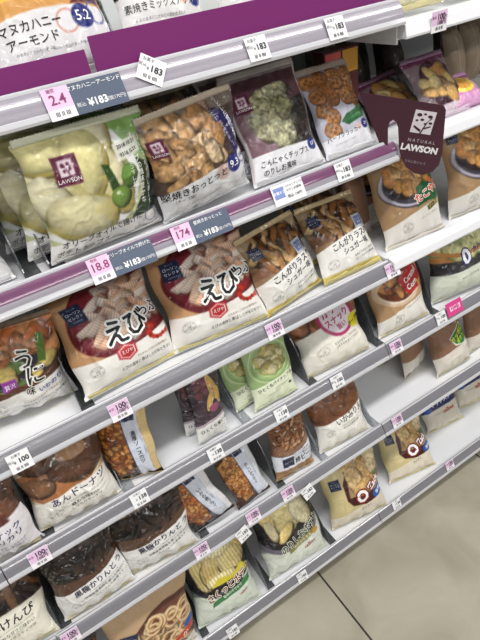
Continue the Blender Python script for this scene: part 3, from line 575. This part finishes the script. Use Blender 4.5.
# purple fence strips clipped behind the top rail
for (x0, x1, z0, z1, yy, lb) in ((-.32, .192, 1.5255, 1.556, .6725, 'purple plastic strip standing behind the top price rail, left piece'), (.199, .690, 1.5275, 1.568, .6715, 'longer purple plastic strip on the top price rail, right piece with bright glare')):
    b = MB(); b.prism([(yy, z0), (yy+.0015, z0), (yy+.0035, z1), (yy+.002, z1)], x0, x1); tag(b.build('purple_strip', mpurp, None, .0004), lb, 'shelf strip', 'purple strips on the top shelf')

# ------------------------------------------------------------------ the bags
TR = {
'A2':(0.3176,0.7042,1.5265,0.086,0.291,0.047,0.1316,0.1800),
'A3':(0.4729,0.7049,1.5265,-0.125,0.311,0.059,0.1392,0.1800),
'B1':(0.1537,0.6800,1.3090,0.112,-0.058,0.021,0.1736,0.1648),
'B2':(0.3187,0.6800,1.3090,0.061,0.013,-0.066,0.1581,0.1497),
'B3':(0.4778,0.6800,1.3090,-0.018,0.453,-0.014,0.1428,0.1717),
'B4':(0.6127,0.6808,1.3090,-0.037,0.570,-0.007,0.1085,0.1533),
'B5':(0.8017,0.7383,1.3090,-0.012,0.929,-0.111,0.1292,0.1010),
'B6':(0.8640,0.6820,1.3060,0.027,0.695,0.006,0.1165,0.1273),
'C0':(-0.0559,0.7347,1.0565,-0.066,0.012,0.069,0.1724,0.1631),
'C1':(0.1255,0.6800,1.0565,0.145,0.574,0.065,0.1820,0.1773),
'C2':(0.3020,0.6800,1.0565,-0.069,0.554,0.032,0.1909,0.1851),
'C3':(0.4690,0.6800,1.0565,0.116,0.460,-0.053,0.1457,0.1525),
'C4':(0.6150,0.6800,1.0565,0.011,0.657,0.033,0.1479,0.1576),
'C5':(0.7975,0.6820,1.0620,-0.074,0.461,-0.008,0.1645,0.2179),
'C6':(0.9989,0.6820,1.0620,-0.110,0.286,-0.018,0.1684,0.2100),
'D0':(-0.1971,0.6800,0.8290,-0.102,0.051,0.014,0.1455,0.1635),
'D1':(-0.0506,0.6800,0.8290,-0.034,0.226,0.026,0.1515,0.1613),
'D2':(0.0655,0.6903,0.8290,-0.376,0.173,0.009,0.1007,0.1589),
'D3':(0.2343,0.6800,0.8290,0.067,0.129,0.078,0.0701,0.1620),
'D4':(0.3941,0.6800,0.8290,0.015,0.309,0.035,0.1124,0.1508),
'D5':(0.5718,0.6800,0.8290,-0.084,0.507,-0.032,0.1780,0.1356),
'D6':(0.7791,0.6820,0.8290,-0.078,0.423,-0.027,0.1547,0.2004),
'D7':(0.9900,0.6820,0.8290,-0.159,0.256,-0.036,0.1925,0.1900),
'E0':(-0.2834,0.6800,0.5495,-0.011,0.436,0.107,0.1743,0.1955),
'E1':(-0.1006,0.6800,0.5495,0.004,0.259,0.024,0.1552,0.1863),
'E2':(0.0490,0.6800,0.5495,-0.127,0.179,0.007,0.1676,0.1807),
'E5':(0.4229,0.6864,0.5495,0.007,0.290,0.072,0.1132,0.1919),
'E6':(0.5849,0.6800,0.5495,-0.099,0.424,-0.022,0.1545,0.1712),
'F1':(-0.0615,0.6800,0.1368,0.071,0.190,0.169,0.2291,0.2520),
'F2':(0.1582,0.6800,0.1368,-0.045,0.539,0.090,0.1891,0.2384),
'F3':(0.3999,0.6861,0.1368,-0.034,0.487,0.030,0.2035,0.2258),
'F4':(0.6423,0.6820,0.1368,-0.162,0.451,0.011,0.1953,0.2026),
'F5':(0.8890,0.7017,0.1368,-0.156,0.714,0.042,0.1806,0.1872),
'A4':(.755,.69,1.504,0,.5,.0,.14,.17),
'A5':(.915,.69,1.504,0,.5,.0,.14,.17),
'B0':(-.060,.690,1.309,0,.85,.0,.15,.12),
'E3':(0.1900,0.6800,0.5495,-0.199,0.1,-0.305,0.1080,0.1753),
'E4':(0.2971,0.6800,0.5495,-0.066,0.267,-0.156,0.0914,0.1615),
'F0':(-0.2778,0.6887,0.1368,-0.076,0.332,0.122,0.1702,0.2200),
'F6':(1.135,.775,.1368,-.15,.75,.0,.16,.17),
'F7':(1.315,.785,.1368,-.15,.75,.0,.16,.17),
'A1':(0.1680,0.6932,1.5265,0.050,0.400,0.017,0.1480,0.2050),
'E7':(1.0093,0.6920,0.5495,-0.081,0.446,-0.058,0.1303,0.1877),
}
BAGS = [
# key, art, thickness, finish, seal, flap, cells, label, group
('A1', a_almond, .020, 'gloss', 'e0d8cc', 'e8e4e0', 100, 'honey almonds in a yellow bowl, white label with navy 5.2 circle, top shelf', None),
('A2', a_mixnut, .018, 'gloss', '2a2522', 'e8e4e0', 84, 'dark bag of mixed nuts on top shelf right of the honey almonds', None),
('A3', a_palmond, .018, 'gloss', '2a2522', 'e8e4e0', 84, 'dark bag of plain almonds cut by the top edge, third from left on top shelf', None),
('B1', a_olive, .022, 'gloss', 'd4d8c4', 'e8e8e0', 110, 'front green olive oil potato chip bag with maroon square and date stamp', 'olive oil potato chips'),
('B2', a_otto, .022, 'gloss', 'bcae9c', 'e8e8e8', 100, 'clear bag of tan crackers with navy right side and 9.3 badge', None),
('B3', a_konnyaku, .014, 'gloss', 'cfc4c6', 'e8e8e8', 90, 'front maroon pouch of green flaky konnyaku chips with white text panel', 'konnyaku chips'),
('B4', a_cracker, .013, 'gloss', 'b9a79c', 'e8e8e8', 90, 'pale pouch of round brown crackers with basil leaves, beside the maroon sign', None),
('B5', a_smallchip, .012, 'gloss', '7c5c74', 'd8c8d4', 50, 'small maroon chip pouch partly hidden behind the maroon sign', 'small maroon chip pouches'),
('B6', a_smallchip, .012, 'gloss', '7c5c74', 'd8c8d4', 50, 'small maroon chip pouch right of the maroon sign, fully visible yellow chips', 'small maroon chip pouches'),
('C0', a_uni, .030, 'gloss', '6c5a48', 'd2c98c', 100, 'sea urchin snack bag with orange cubes set back on the third shelf, far left', None),
('C1', a_ebi, .028, 'satin', 'b08c60', 'd9cd86', 110, 'tan shrimp strip bag on the left, lower of the two, red hexagon on white panel', 'shrimp strip snack bags'),
('C2', a_ebi, .028, 'satin', 'b8935f', 'd9cd86', 110, 'tan shrimp strip bag on the right, standing next to the rusk bags', 'shrimp strip snack bags'),
('C3', a_rusk, .022, 'gloss', 'b8a27c', 'e2d688', 90, 'clear bag of sugar rusk sticks directly beside the shrimp strip bag', 'sugar rusk bags'),
('C4', a_rusk, .022, 'gloss', 'b8a27c', 'e2d688', 90, 'clear bag of sugar rusk sticks on the right, nearest the kraft ball snack bag', 'sugar rusk bags'),
('C5', a_tako, .026, 'satin', 'a08462', 'e4ddcc', 90, 'kraft bag of round ball snacks with green flag, right below the maroon sign', 'round ball snack bags'),
('C6', a_tako, .026, 'satin', 'a08462', 'e4ddcc', 70, 'kraft bag of round ball snacks with green flag, cut by the right edge', 'round ball snack bags'),
('D0', a_choco, .024, 'gloss', '8a7c74', 'dccf98', 60, 'brown and white snack bag with purple text cut by left edge', None),
('D1', a_donut, .026, 'gloss', 'b9a688', 'dfd3a0', 100, 'bag of brown bean paste donuts with cream lower panel', None),
('D2', a_katsu, .016, 'gloss', '50443c', 'cbb078', 84, 'narrow fried cutlet bag with vertical text and gold right edge, fourth shelf', None),
('D3', a_purple, .010, 'gloss', '54464e', 'e6e6e2', 70, 'front narrow dark purple sweet potato chip pouch with white base', 'purple potato chip pouches'),
('D4', a_pine, .012, 'gloss', 'b4c498', 'dfe6c8', 80, 'front pale green pouch of pineapple chunks', 'pineapple chunk pouches'),
('D5', a_curry, .026, 'satin', '9a7458', 'dccf98', 80, 'bag with a pink round logo and yellow circle on cream panel', None),
('D6', a_caramel, .026, 'satin', '9a7a58', 'dccf98', 84, 'kraft caramel corn bag with tilted red sign', None),
('D7', a_lettuce, .028, 'gloss', '9aa67c', 'dfe0cc', 80, 'green leafy vegetable chip bag with an orange bowl, right edge', None),
('E0', a_kenpi, .024, 'gloss', '4a3c34', 'dcd09c', 80, 'dark bag of sweet potato sticks with cream panel, bottom left', None),
('E1', a_karinto, .022, 'gloss', '3c3230', 'e0cc78', 84, 'black bag of brown sugar karinto on the left, behind the other', 'brown sugar karinto bags'),
('E2', a_karinto, .022, 'gloss', '3c3230', 'e0cc78', 90, 'black bag of brown sugar karinto on the right, above the noodle ring bag', 'brown sugar karinto bags'),
('E3', a_ikafry, .012, 'gloss', '50443c', 'd0d0d8', 80, 'tilted bag of reddish fried squid beside the karinto bag', None),
('E4', a_seafry, .012, 'gloss', '50443c', 'd0d0d8', 80, 'tilted bag of golden fried squid left of the rice cracker nut mix', None),
('E5', a_kakipi, .018, 'gloss', '8a7462', 'cdb07c', 84, 'clear bag of brown rice crackers and peanuts with pale rounded label', None),
('E6', a_ika, .022, 'gloss', '8a6a54', 'ddd0a4', 84, 'bag of flat brown squid crackers with white lower panel', None),
('E7', a_brown, .024, 'satin', '7c604c', 'd0c690', 70, 'brown potato snack bag with a green and yellow sign, fifth shelf', None),
('F0', a_nutbag, .024, 'gloss', '3c302a', 'dcd4b8', 60, 'dark bag of brown nuts on bottom shelf at the lower left', None),
('F1', a_spiral, .028, 'satin', 'b49a78', 'dcd4b8', 100, 'beige bag of ring shaped noodle snacks with navy square, bottom shelf', None),
('F2', a_giza, .030, 'gloss', '5c6058', 'dfe4d4', 100, 'pale green bag of ridged yellow potato chips, bottom shelf', None),
('F3', a_potato, .030, 'gloss', '5c6058', 'dfe4d4', 100, 'pale bag of smooth potato chips in a dark bowl, bottom shelf', None),
('F4', a_ozack, .028, 'satin', 'c9bc94', 'd9cd86', 90, 'front cream and maroon potato chip bag on bottom shelf, left of its twin', 'cream and maroon chip bags'),
('F5', a_ozack, .026, 'satin', 'c9bc94', 'd9cd86', 80, 'cream and maroon potato chip bag on bottom shelf, right of its twin', 'cream and maroon chip bags'),
('A4', a_clear, .020, 'gloss', 'd0ccc4', 'd8cf98', 50, 'clear pale snack bag at top right of the top shelf, left one', 'clear pale bags on the top shelf'),
('A5', a_clear, .020, 'gloss', 'd0ccc4', 'd8cf98', 50, 'clear pale snack bag in the top right corner, cut by the frame', 'clear pale bags on the top shelf'),
('B0', a_white, .020, 'gloss', 'c8c8c8', 'd8d8d8', 50, 'white bag lying back on second shelf at the left edge', None),
('F6', a_blue, .024, 'satin', '8a7a60', 'd4cc88', 60, 'snack bag with dark blue band set back on bottom shelf, left of two', 'blue banded snack bags'),
('F7', a_blue, .024, 'satin', '8a7a60', 'd4cc88', 60, 'snack bag with dark blue band set back on bottom shelf, at right edge', 'blue banded snack bags'),
]
built = {}; n_seed = 0
for (k, art, T, fin, seal, flap, cells, label, group) in BAGS:
    n_seed += 1
    built[k] = make_bag(k, art, TR[k], T, n_seed*3, label, group, fin, seal, flap, cells, off={'A': 11, 'B': 3, 'C': 7, 'D': 10, 'E': 12, 'F': 8}[k[0]])
def again(src, tr, label, group):
    o = copy_tree(built[src]); set_pose(o, tr); tag(o, label, 'snack bag', group); return o
for src, tr, label, group in (
    ('B1', (.130, .725, 1.309, .16, .10, .03, .1736, .165), 'second olive oil potato chip bag, just behind the front one', 'olive oil potato chips'),
    ('B1', (.108, .772, 1.309, .22, .14, .05, .1736, .165), 'rearmost olive oil potato chip bag in shadow, furthest left of the three', 'olive oil potato chips'),
    ('B3', (.458, .724, 1.309, .00, .43, -.03, .14, .165), 'maroon konnyaku chip pouch peeking out left behind the front one', 'konnyaku chips'),
    ('D3', (.2246, .7194, .829, .004, .0, .009, .07, .1311), 'rear narrow purple sweet potato chip pouch, behind the front one', 'purple potato chip pouches'),
    ('D4', (.362, .712, .829, .065, .32, -.06, .11, .144), 'pale green pineapple pouch peeking out left behind the front one', 'pineapple chunk pouches'),
    ('C5', (.790, .79, 1.062, .10, .52, -.0, .158, .200), 'kraft ball snack bag in shadow behind the front one under the sign', 'round ball snack bags'),
    ('C4', (.60, .76, 1.0565, .0, .45, .03, .148, .158), 'rear bag of sugar rusk sticks in shadow behind the right hand one', 'sugar rusk bags'),
    ('E7', (1.155, .71, .5495, .05, .30, -.04, .1303, .1877), 'brown potato snack bag at the right edge of the fifth shelf', 'brown potato snack bags'),
    ): again(src, tr, label, group)
EX = [
('plain', a_kraft, (.928, .765, .5495, .28, .30, .02, .12, .17), .022, 'satin', '7c604c', 'c8b87c', 40, 'brown and white bag just left behind the green sign bag', None),
('plain', a_kraft, (.900, .84, .5495, .22, .24, .05, .11, .17), .018, 'satin', '7c604c', 'c8b87c', 40, 'rearmost brown and white bag in shadow on fifth shelf', None),
('plain', a_beige, (1.02, .80, 1.306, .3, .25, .0, .06, .147), .02, 'satin', '93826c', 'a39274', 30, 'tall beige packet at the back right of second shelf', None),
('plain', a_beige, (1.10, .82, 1.306, .3, .25, .0, .07, .147), .02, 'satin', '93826c', 'a39274', 30, 'tall beige packet in the right corner of second shelf', None),
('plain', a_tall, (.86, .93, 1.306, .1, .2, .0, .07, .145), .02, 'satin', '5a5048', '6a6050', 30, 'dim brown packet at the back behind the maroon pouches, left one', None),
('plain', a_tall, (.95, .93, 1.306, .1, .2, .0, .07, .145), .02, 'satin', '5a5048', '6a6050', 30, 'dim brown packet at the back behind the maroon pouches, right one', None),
('plain', a_mixnut, (.222, .775, 1.5265, .05, .30, .03, .10, .17), .015, 'gloss', '2a2522', 'c8c8c8', 40, 'dark nut bag squeezed behind between the honey almonds and mixed nuts', None),
('plain', a_nutbag, (.030, .735, 1.5265, .0, .30, .03, .10, .16), .015, 'gloss', '2a2522', '38302c', 40, 'dark bag at the left edge of top shelf', None),
('plain', a_otto, (.34, .80, 1.309, .05, .10, .0, .15, .15), .02, 'gloss', 'bcae9c', 'e0e0e0', 40, 'rear bag of tan crackers in shadow behind the 9.3 badge bag', None),
('plain', a_kraft, (.722, .775, 1.062, .10, .22, .0, .07, .19), .012, 'satin', 'a89a88', 'b8a888', 40, 'crumpled pale kraft bag edge between the rusk and ball snacks', None),
]
for i, (k, art, tr, T, fin, seal, flap, cells, label, group) in enumerate(EX):
    make_bag(k, art, tr, T, 300+i, label, group, fin, seal, flap, cells)
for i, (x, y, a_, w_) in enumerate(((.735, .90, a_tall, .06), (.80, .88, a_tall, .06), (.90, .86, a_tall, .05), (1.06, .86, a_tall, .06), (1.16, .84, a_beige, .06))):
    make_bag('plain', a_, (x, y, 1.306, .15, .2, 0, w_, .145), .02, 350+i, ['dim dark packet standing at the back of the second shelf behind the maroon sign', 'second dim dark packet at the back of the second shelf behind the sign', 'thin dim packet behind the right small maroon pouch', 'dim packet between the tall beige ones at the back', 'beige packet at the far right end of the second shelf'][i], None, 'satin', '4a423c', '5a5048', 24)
# candy box at the back of the second shelf
cb = empty('candy_box', (.680, .80, 1.3062)); b = MB(); b.box(-.041, .041, -.015, .015, 0, .150); b.build('carton', mat('dark_carton_print', '5c2c2a', .4), cb, .001)
b = MB(); b.box(-.038, -.002, -.0165, -.0151, .108, .146); b.build('fruit_panel', mat('pink_fruit_print', 'e86a60', .4, bump=.6, bscale=120), cb)
b = MB(); b.box(.002, .038, -.0165, -.0151, .108, .146); b.build('fruit_panel', mat('yellow_fruit_print', 'e8a83c', .4, bump=.6, bscale=120), cb)
tag(cb, 'red and yellow fruit snack carton at the back behind the round crackers', 'box')
# pink wrapped sweets right of the small maroon pouches
def a_pink(A): A.fill('c87ab0'); A.ell(45, A.H*.6, 34, A.H*.3, 'ecd84c'); A.ell(45, A.H*.6, 24, A.H*.2, 'e0a040'); A.below(20, 'd8a0cc')
make_bag('plain', a_pink, (.925, .678, 1.309, .05, .95, .05, .10, .075), .014, 401, 'pink wrapped packet with yellow label, right end of second shelf', None, 'gloss', 'd8a0cc', 'd89ac8', 40, name='wrapped_packet', cat='packet')

# ------------------------------------------------------------------ dividers
def plastic(name, col, dens):
    m = bpy.data.materials.new(name); m.use_nodes = True; nt = m.node_tree; b = nt.nodes['Principled BSDF']; out = nt.nodes['Material Output']
    b.inputs['Base Color'].default_value = (*lin(col), 1); b.inputs['Roughness'].default_value = .15; t = nt.nodes.new('ShaderNodeBsdfTransparent'); mxs = nt.nodes.new('ShaderNodeMixShader'); mxs.inputs[0].default_value = dens
    nt.links.new(t.outputs[0], mxs.inputs[1]); nt.links.new(b.outputs[0], mxs.inputs[2]); nt.links.new(mxs.outputs[0], out.inputs['Surface']); return m
mdivd = plastic('smoky_plastic', '54575a', .80); mdivc = plastic('clear_grey_plastic', 'a8adb4', .42)
def divider(x, s, m, hf, hb, label, y0=.676, L=.34, yaw=0):
    z = ZB[s]+.0275; o = empty('shelf_divider', (x, y0, z)); o.rotation_euler.z = yaw
    pts = [(0, 0), (0, .012)]
    for i in range(9):
        t = i/8; pts.append((.004 + .11*t, .016 + (hf-.016)*math.sin(t*math.pi/2)**.9))
    pts += [(L, hb), (L, 0)]
    b = MB(); b.prism(pts[::-1], -.0011, .0011); b.build('fin', m, o)
    b = MB(); b.box(.0012, .022, .0, L, 0, .0012); b.build('foot_plate', m, o)
    return tag(o, label, 'divider')
divider(.028, 'B', mdivd, .10, .12, 'dark smoky divider left of the olive oil chip bags', yaw=.02)
divider(.062, 'B', mdivd, .085, .10, 'dark smoky divider touching the olive oil chip bags')
divider(.023, 'C', mdivd, .155, .17, 'tall dark curved divider between sea urchin and shrimp bags', yaw=-.02)
divider(-.128, 'D', mdivd, .12, .14, 'dark divider left of the donut bag')
divider(.030, 'D', mdivc, .10, .12, 'clear grey divider between donut and cutlet bags', L=.36)
divider(.300, 'D', mdivc, .08, .12, 'clear divider between purple and green pouches')
divider(.478, 'D', mdivd, .13, .15, 'smoky divider right of the pineapple pouches')
divider(.680, 'D', mdivd, .14, .15, 'dark divider between pink logo bag and caramel corn bag')
divider(.868, 'D', mdivd, .16, .16, 'dark divider left of the green leafy chip bag')
divider(-.192, 'E', mdivd, .13, .15, 'dark divider between sweet potato sticks and karinto')
divider(.142, 'E', mdivd, .10, .12, 'dark divider between karinto and tilted fried squid bag')
divider(.362, 'E', mdivd, .13, .15, 'smoky divider left of rice cracker nut mix')
divider(.497, 'E', mdivc, .11, .13, 'clear divider right of rice cracker nut mix')
divider(.675, 'E', mdivc, .10, .11, 'clear curved divider at right of the squid cracker bag')
divider(.060, 'F', mdivd, .15, .17, 'dark divider between ring snack bag and ridged chips')
divider(.280, 'F', mdivd, .13, .15, 'dark divider between ridged chips and smooth chips')
divider(.510, 'F', mdivd, .12, .14, 'dark divider left of cream and maroon chip bag')

# ------------------------------------------------------------------ price tags
mpaper = mat('card_print', rough=.35, coat=.3, attr=True)
def flat_print(w, h, rects, texts, th=.0006):
    """card lying in local x/z, facing -y; sizes in metres"""
    V = []; F = []; C = []
    def quad(x0, x1, z0, z1, y, col):
        k = len(V); V.extend([(x0, y, z0), (x1, y, z0), (x1, y, z1), (x0, y, z1)]); F.append((k, k+1, k+2, k+3)); C.extend([rgb(col)]*4)
    x, z = w/2, h/2
    for a, b_, c, d, col in [(-x, x, -z, z, rects[0][4] if rects and rects[0][0] is None else 'f2f2f4')]:
        k = len(V); V.extend([(a, 0, c), (b_, 0, c), (b_, 0, d), (a, 0, d), (a, th, c), (b_, th, c), (b_, th, d), (a, th, d)])
        F.extend([(k, k+1, k+2, k+3), (k+7, k+6, k+5, k+4), (k, k+4, k+5, k+1), (k+1, k+5, k+6, k+2), (k+2, k+6, k+7, k+3), (k+3, k+7, k+4, k)]); C.extend([rgb(col)]*8)
    for i, (a, b_, c, d, col) in enumerate([r for r in rects if r[0] is not None]): quad(a, b_, c, d, -.0002-.00005*i, col)
    for (t, tx, tz, s, col, bold) in texts:
        tv, tf = text_geo(t, bold); k = len(V)
        V.extend([(tx + p[0]*s, -.0006, tz + p[1]*s) for p in tv]); F.extend([tuple(i+k for i in f) for f in tf]); C.extend([rgb(col)]*len(tv))
    me = mesh('print', V, F); a = me.color_attributes.new('Col', 'FLOAT_COLOR', 'POINT'); L = np.ones((len(V), 4)); L[:, :3] = lin(np.array(C))*.95; a.data.foreach_set('color', L.ravel()); return me
mm = .001
def card(kind):
    if kind == 'pink': return flat_print(.036, .031, [(None, 0, 0, 0, 'f3eef4'), (-17*mm, 17*mm, -5*mm, 14.5*mm, 'e6c4e2')], [('100', 3*mm, 6*mm, .0125, '2a1c2c', .03), ('108円', 4*mm, -2*mm, .008, '2a1c2c', .02), ('本体', -13*mm, 6*mm, .005, '8c2c7c', .01), ('円', 14.5*mm, 5*mm, .005, '2a1c2c', 0), ('III II III', 0, -10*mm, .0065, '333333', .02)])
    if kind == 'white': return flat_print(.034, .031, [], [('183', 6*mm, 1*mm, .0112, '26262c', .03), ('¥', -5*mm, 0, .006, '26262c', 0), ('お菓子', -6*mm, 10.5*mm, .005, '333333', 0), ('税込', -12*mm, 3*mm, .005, '333333', 0), ('III II IIII', 0, -10*mm, .0065, '333333', .02)])
    if kind == 'w100': return flat_print(.034, .031, [], [('100', 6*mm, 1*mm, .0112, '26262c', .03), ('¥', -7*mm, 0, .006, '26262c', 0), ('お菓子', -2*mm, 10.5*mm, .005, '333333', 0), ('税込', -12*mm, 3*mm, .005, '333333', 0), ('III II IIII', 0, -10*mm, .0065, '333333', .02)])
    if kind == 'w138': return flat_print(.033, .030, [], [('138', 6*mm, 1*mm, .0112, '26262c', .03), ('¥', -6*mm, 0, .006, '26262c', 0), ('お菓子', -2*mm, 10.5*mm, .005, '333333', 0), ('III II IIII', 0, -10*mm, .0065, '333333', .02)])
    if kind == 'circle':
        m = flat_print(.062, .033, [(-28*mm, -8*mm, -6*mm, 12*mm, '7f94d0')], [('糖質オフ', -18*mm, 3*mm, .0055, 'ffffff', .02), ('こんにゃくチップス', 11*mm, 10*mm, .0045, '3a3a44', .01), ('のりしお風味', 11*mm, 3*mm, .005, '3a3a44', .01), ('税込 138円', 10*mm, -7*mm, .006, '3a3a44', .01)]); return m
def slate(big, name_): return flat_print(.098, .036, [(None, 0, 0, 0, '4d5a70'), (-49*mm, -17*mm, -18*mm, 18*mm, 'f0eef4'), (-49*mm, -17*mm, -6*mm, 18*mm, 'efc6e4')],
      [(big, -33*mm, 4*mm, .016, '8c2c6c', .02), ('糖質', -38*mm, 14.5*mm, .005, '8c2c6c', 0), ('III II III', -33*mm, -12*mm, .007, '333333', .02), (name_, 14*mm, 12*mm, .0062, 'f4f4f8', .01), ('¥183', 12*mm, -8*mm, .012, 'f4f4f8', .03), ('税込', -9*mm, -8*mm, .0055, 'f4f4f8', 0), ('(税抜170円)', 33*mm, -9*mm, .0055, 'f4f4f8', 0)])
CARDS = {}
TILT = math.atan2(.0165-.004, .031-.006)
def place_card(kind, s, x, dz, label, group='price tags', spin=0, out=.0, me=None, zoff=0, cat='price tag'):
    if me is None:
        if kind not in CARDS: CARDS[kind] = card(kind)
        me = CARDS[kind]
    o = bpy.data.objects.new('price_tag', me); COL.objects.link(o)
    if not me.materials: me.materials.append(mpaper)
    z = ZB[s] + .0155 + dz; y = .6515 + dz*.5 - .0005 - out
    o.matrix_world = Matrix.Translation((x, y, z)) @ Matrix.Rotation(-TILT, 4, 'X') @ Matrix.Rotation(spin, 4, 'Y')
    return tag(o, label, cat, group)
place_card('', 'A', .172, 0, 'wide slate and pink price label on the top rail reading 2.4', me=slate('2.4', 'マヌカハニーアーモンド'))
place_card('', 'B', .155, 0, 'wide slate and pink price label under the olive oil chips', me=slate('18.8', 'オリーブオイルで揚げた'))
place_card('', 'B', .286, 0, 'wide slate and pink price label under the tan cracker bag', me=slate('174', '堅焼きおっとっと'))
for kind, s, x, dz, spin, label in (
    ('white', 'A', .262, .009, .62, 'white price tag turned like a diamond on the top rail'),
    ('white', 'A', .419, .003, 0, 'white price tag on the top rail under the plain almonds, above green chips'),
    ('white', 'A', .557, .003, 0, 'white price tag on the top rail above the round crackers'),
    ('circle', 'B', .450, .004, 0, 'wide white price tag with blue patch under the green flaky chips'),
    ('white', 'B', .567, .003, 0, 'white price tag on second rail under the round crackers'),
    ('pink', 'C', .076, 0, 0, 'pink 100 price tag under the left shrimp bag'), ('w100', 'C', -.091, 0, 0, 'white 100 price tag above the donut bag'),
    ('pink', 'C', .392, .002, 0, 'pink 100 price tag above the pineapple pouches'), ('pink', 'C', .694, .002, 0, 'pink price tag above the red caramel sign'),
    ('w138', 'D', .050, .002, 0, 'white price tag under the fried cutlet bag'), ('w138', 'D', .219, .003, 0, 'white price tag under the purple pouch'),
    ('pink', 'D', -.144, .002, 0, 'pink 100 price tag on fourth rail left of the donut bag base'), ('w138', 'D', .384, .004, 0, 'white price tag under the pineapple pouch'),
    ('w100', 'D', .539, .004, 0, 'white price tag under the pink logo bag'), ('pink', 'D', .720, .004, 0, 'pink price tag under the caramel corn bag'),
    ('w100', 'D', .875, .010, 0, 'white price tag left of the bright pink banner'),
    ('pink', 'E', -.181, .006, 0, 'pink 100 price tag at the bottom left corner'), ('pink', 'E', .130, .006, 0, 'pink price tag under the right karinto bag'),
    ('pink', 'E', .272, .006, 0, 'pink price tag under the golden fried squid'), ('pink', 'E', .375, .006, 0, 'pink price tag under the rice cracker nut mix'),
    ('pink', 'E', .743, .008, 0, 'pink price tag under the empty shelf space'),
    ('white', 'F', .139, -.004, 0, 'white price tag on bottom rail under the ridged chips'), ('white', 'F', .384, .004, 0, 'white price tag on bottom rail under the smooth chips'),
    ('w138', 'F', .767, .012, 0, 'white price tag on bottom rail under cream and maroon bag'), ('pink', 'F', 1.013, .012, 0, 'pink price tag on bottom rail at right, over the floor line')):
    place_card(kind, s, x, dz, label, spin=spin)
place_card('white', 'E', .232, -.012, 'small white tag hanging below fifth rail over the ridged chips', spin=-.25, out=.004)
place_card('white', 'E', .424, -.014, 'small white tag hanging below fifth rail over the smooth chips', spin=-.25, out=.004)
o = place_card('pink', 'A', .766, -.030, 'pink price tag on the right section of the top rail')
o.matrix_world = Matrix.Translation((.768, .6462, 1.4860))
me = flat_print(.055, .035, [(None, 0, 0, 0, 'd8458c'), (-16*mm, -6*mm, -6*mm, 6*mm, 'f6e4ee'), (-3*mm, 7*mm, -6*mm, 6*mm, 'f6e4ee'), (10*mm, 20*mm, -6*mm, 6*mm, 'f6e4ee')], [('新商品', 2*mm, 0, .010, 'd8458c', .03)])
place_card('', 'D', .925, .016, 'bright pink banner tag on fourth rail below the leafy chip bag', group=None, me=me, cat='banner')

# ------------------------------------------------------------------ maroon sign board
sg = empty('maroon_sign_board', (.683, .655, 1.34)); sg.rotation_euler.z = -math.pi/4
P = [(-0.0589, 1.4011),(-0.0202, 1.3046),(-0.0082, 1.3057),(-0.0093, 1.3391),(-0.0062, 1.3474),(-0.0013, 1.3505),(0.0038, 1.3467),(0.0075, 1.3379),(0.0109, 1.3009),(0.0152, 1.2825),(0.0247, 1.2654),(0.0392, 1.2533),(0.0551, 1.2488),(0.0701, 1.2537),(0.0809, 1.2661),(0.0842, 1.2858),(0.0836, 1.3606),(0.0799, 1.3673),(0.075, 1.3693)]
b = MB(); b.prism_xz([(x, z-1.34) for x, z in P], 0, .0016); b.build('board', mat('maroon_board', '44202f', .35, coat=.2), sg)
me = flat_print(.0001, .0001, [], [('N A T U R A L', 0, .0015, .0076, 'c9bfc6', 0), ('LAWSON', 0, -.0120, .0150, 'f0ecef', .05), ('さらにおいしく', 0, -.036, .0055, 'b4a8b0', 0)])
t_ = link('lettering', me, mpaper, sg); t_.location = (.0475, -.0005, -.031); t_.rotation_euler = (0, .22, 0)
icon = MB(); icon.box(-.0135, .0135, -.0008, 0, -.018, .018); 
ic = icon.build('tree_emblem', mat('emblem_white', 'd9d2d8', .4), sg); ic.location = (.0486, 0, .003); ic.scale = (1.3, 1, 1.05); ic.rotation_euler = (0, .22, 0)
e = MB()
for (x, z, r) in ((-.007, .011, .0035), (0, .013, .002), (.007, .010, .0032), (.0095, .0, .0025), (-.0085, .002, .002), (-.002, .004, .0025), (.003, -.002, .002)):
    e.prism_xz([(x + r*math.cos(a), z + r*.8*math.sin(a)) for a in np.linspace(0, 6.283, 9)[:-1]], -.0012, -.0007)
e.prism_xz([(-.001, -.018), (.001, -.018), (.006, .002), (.011, .008), (.009, .008), (.004, .0)], -.0012, -.0007)
e.prism_xz([(-.0005, -.012), (-.010, -.006), (-.011, -.009), (-.001, -.016)], -.0012, -.0007)
e.prism_xz([(.003, -.008), (.011, -.004), (.011, -.006), (.003, -.011)], -.0012, -.0007)
e.build('emblem_branch', mat('emblem_maroon', '44202f', .4), ic)
tag(sg, 'maroon sign board with NATURAL LAWSON lettering and rounded tongue', 'sign')
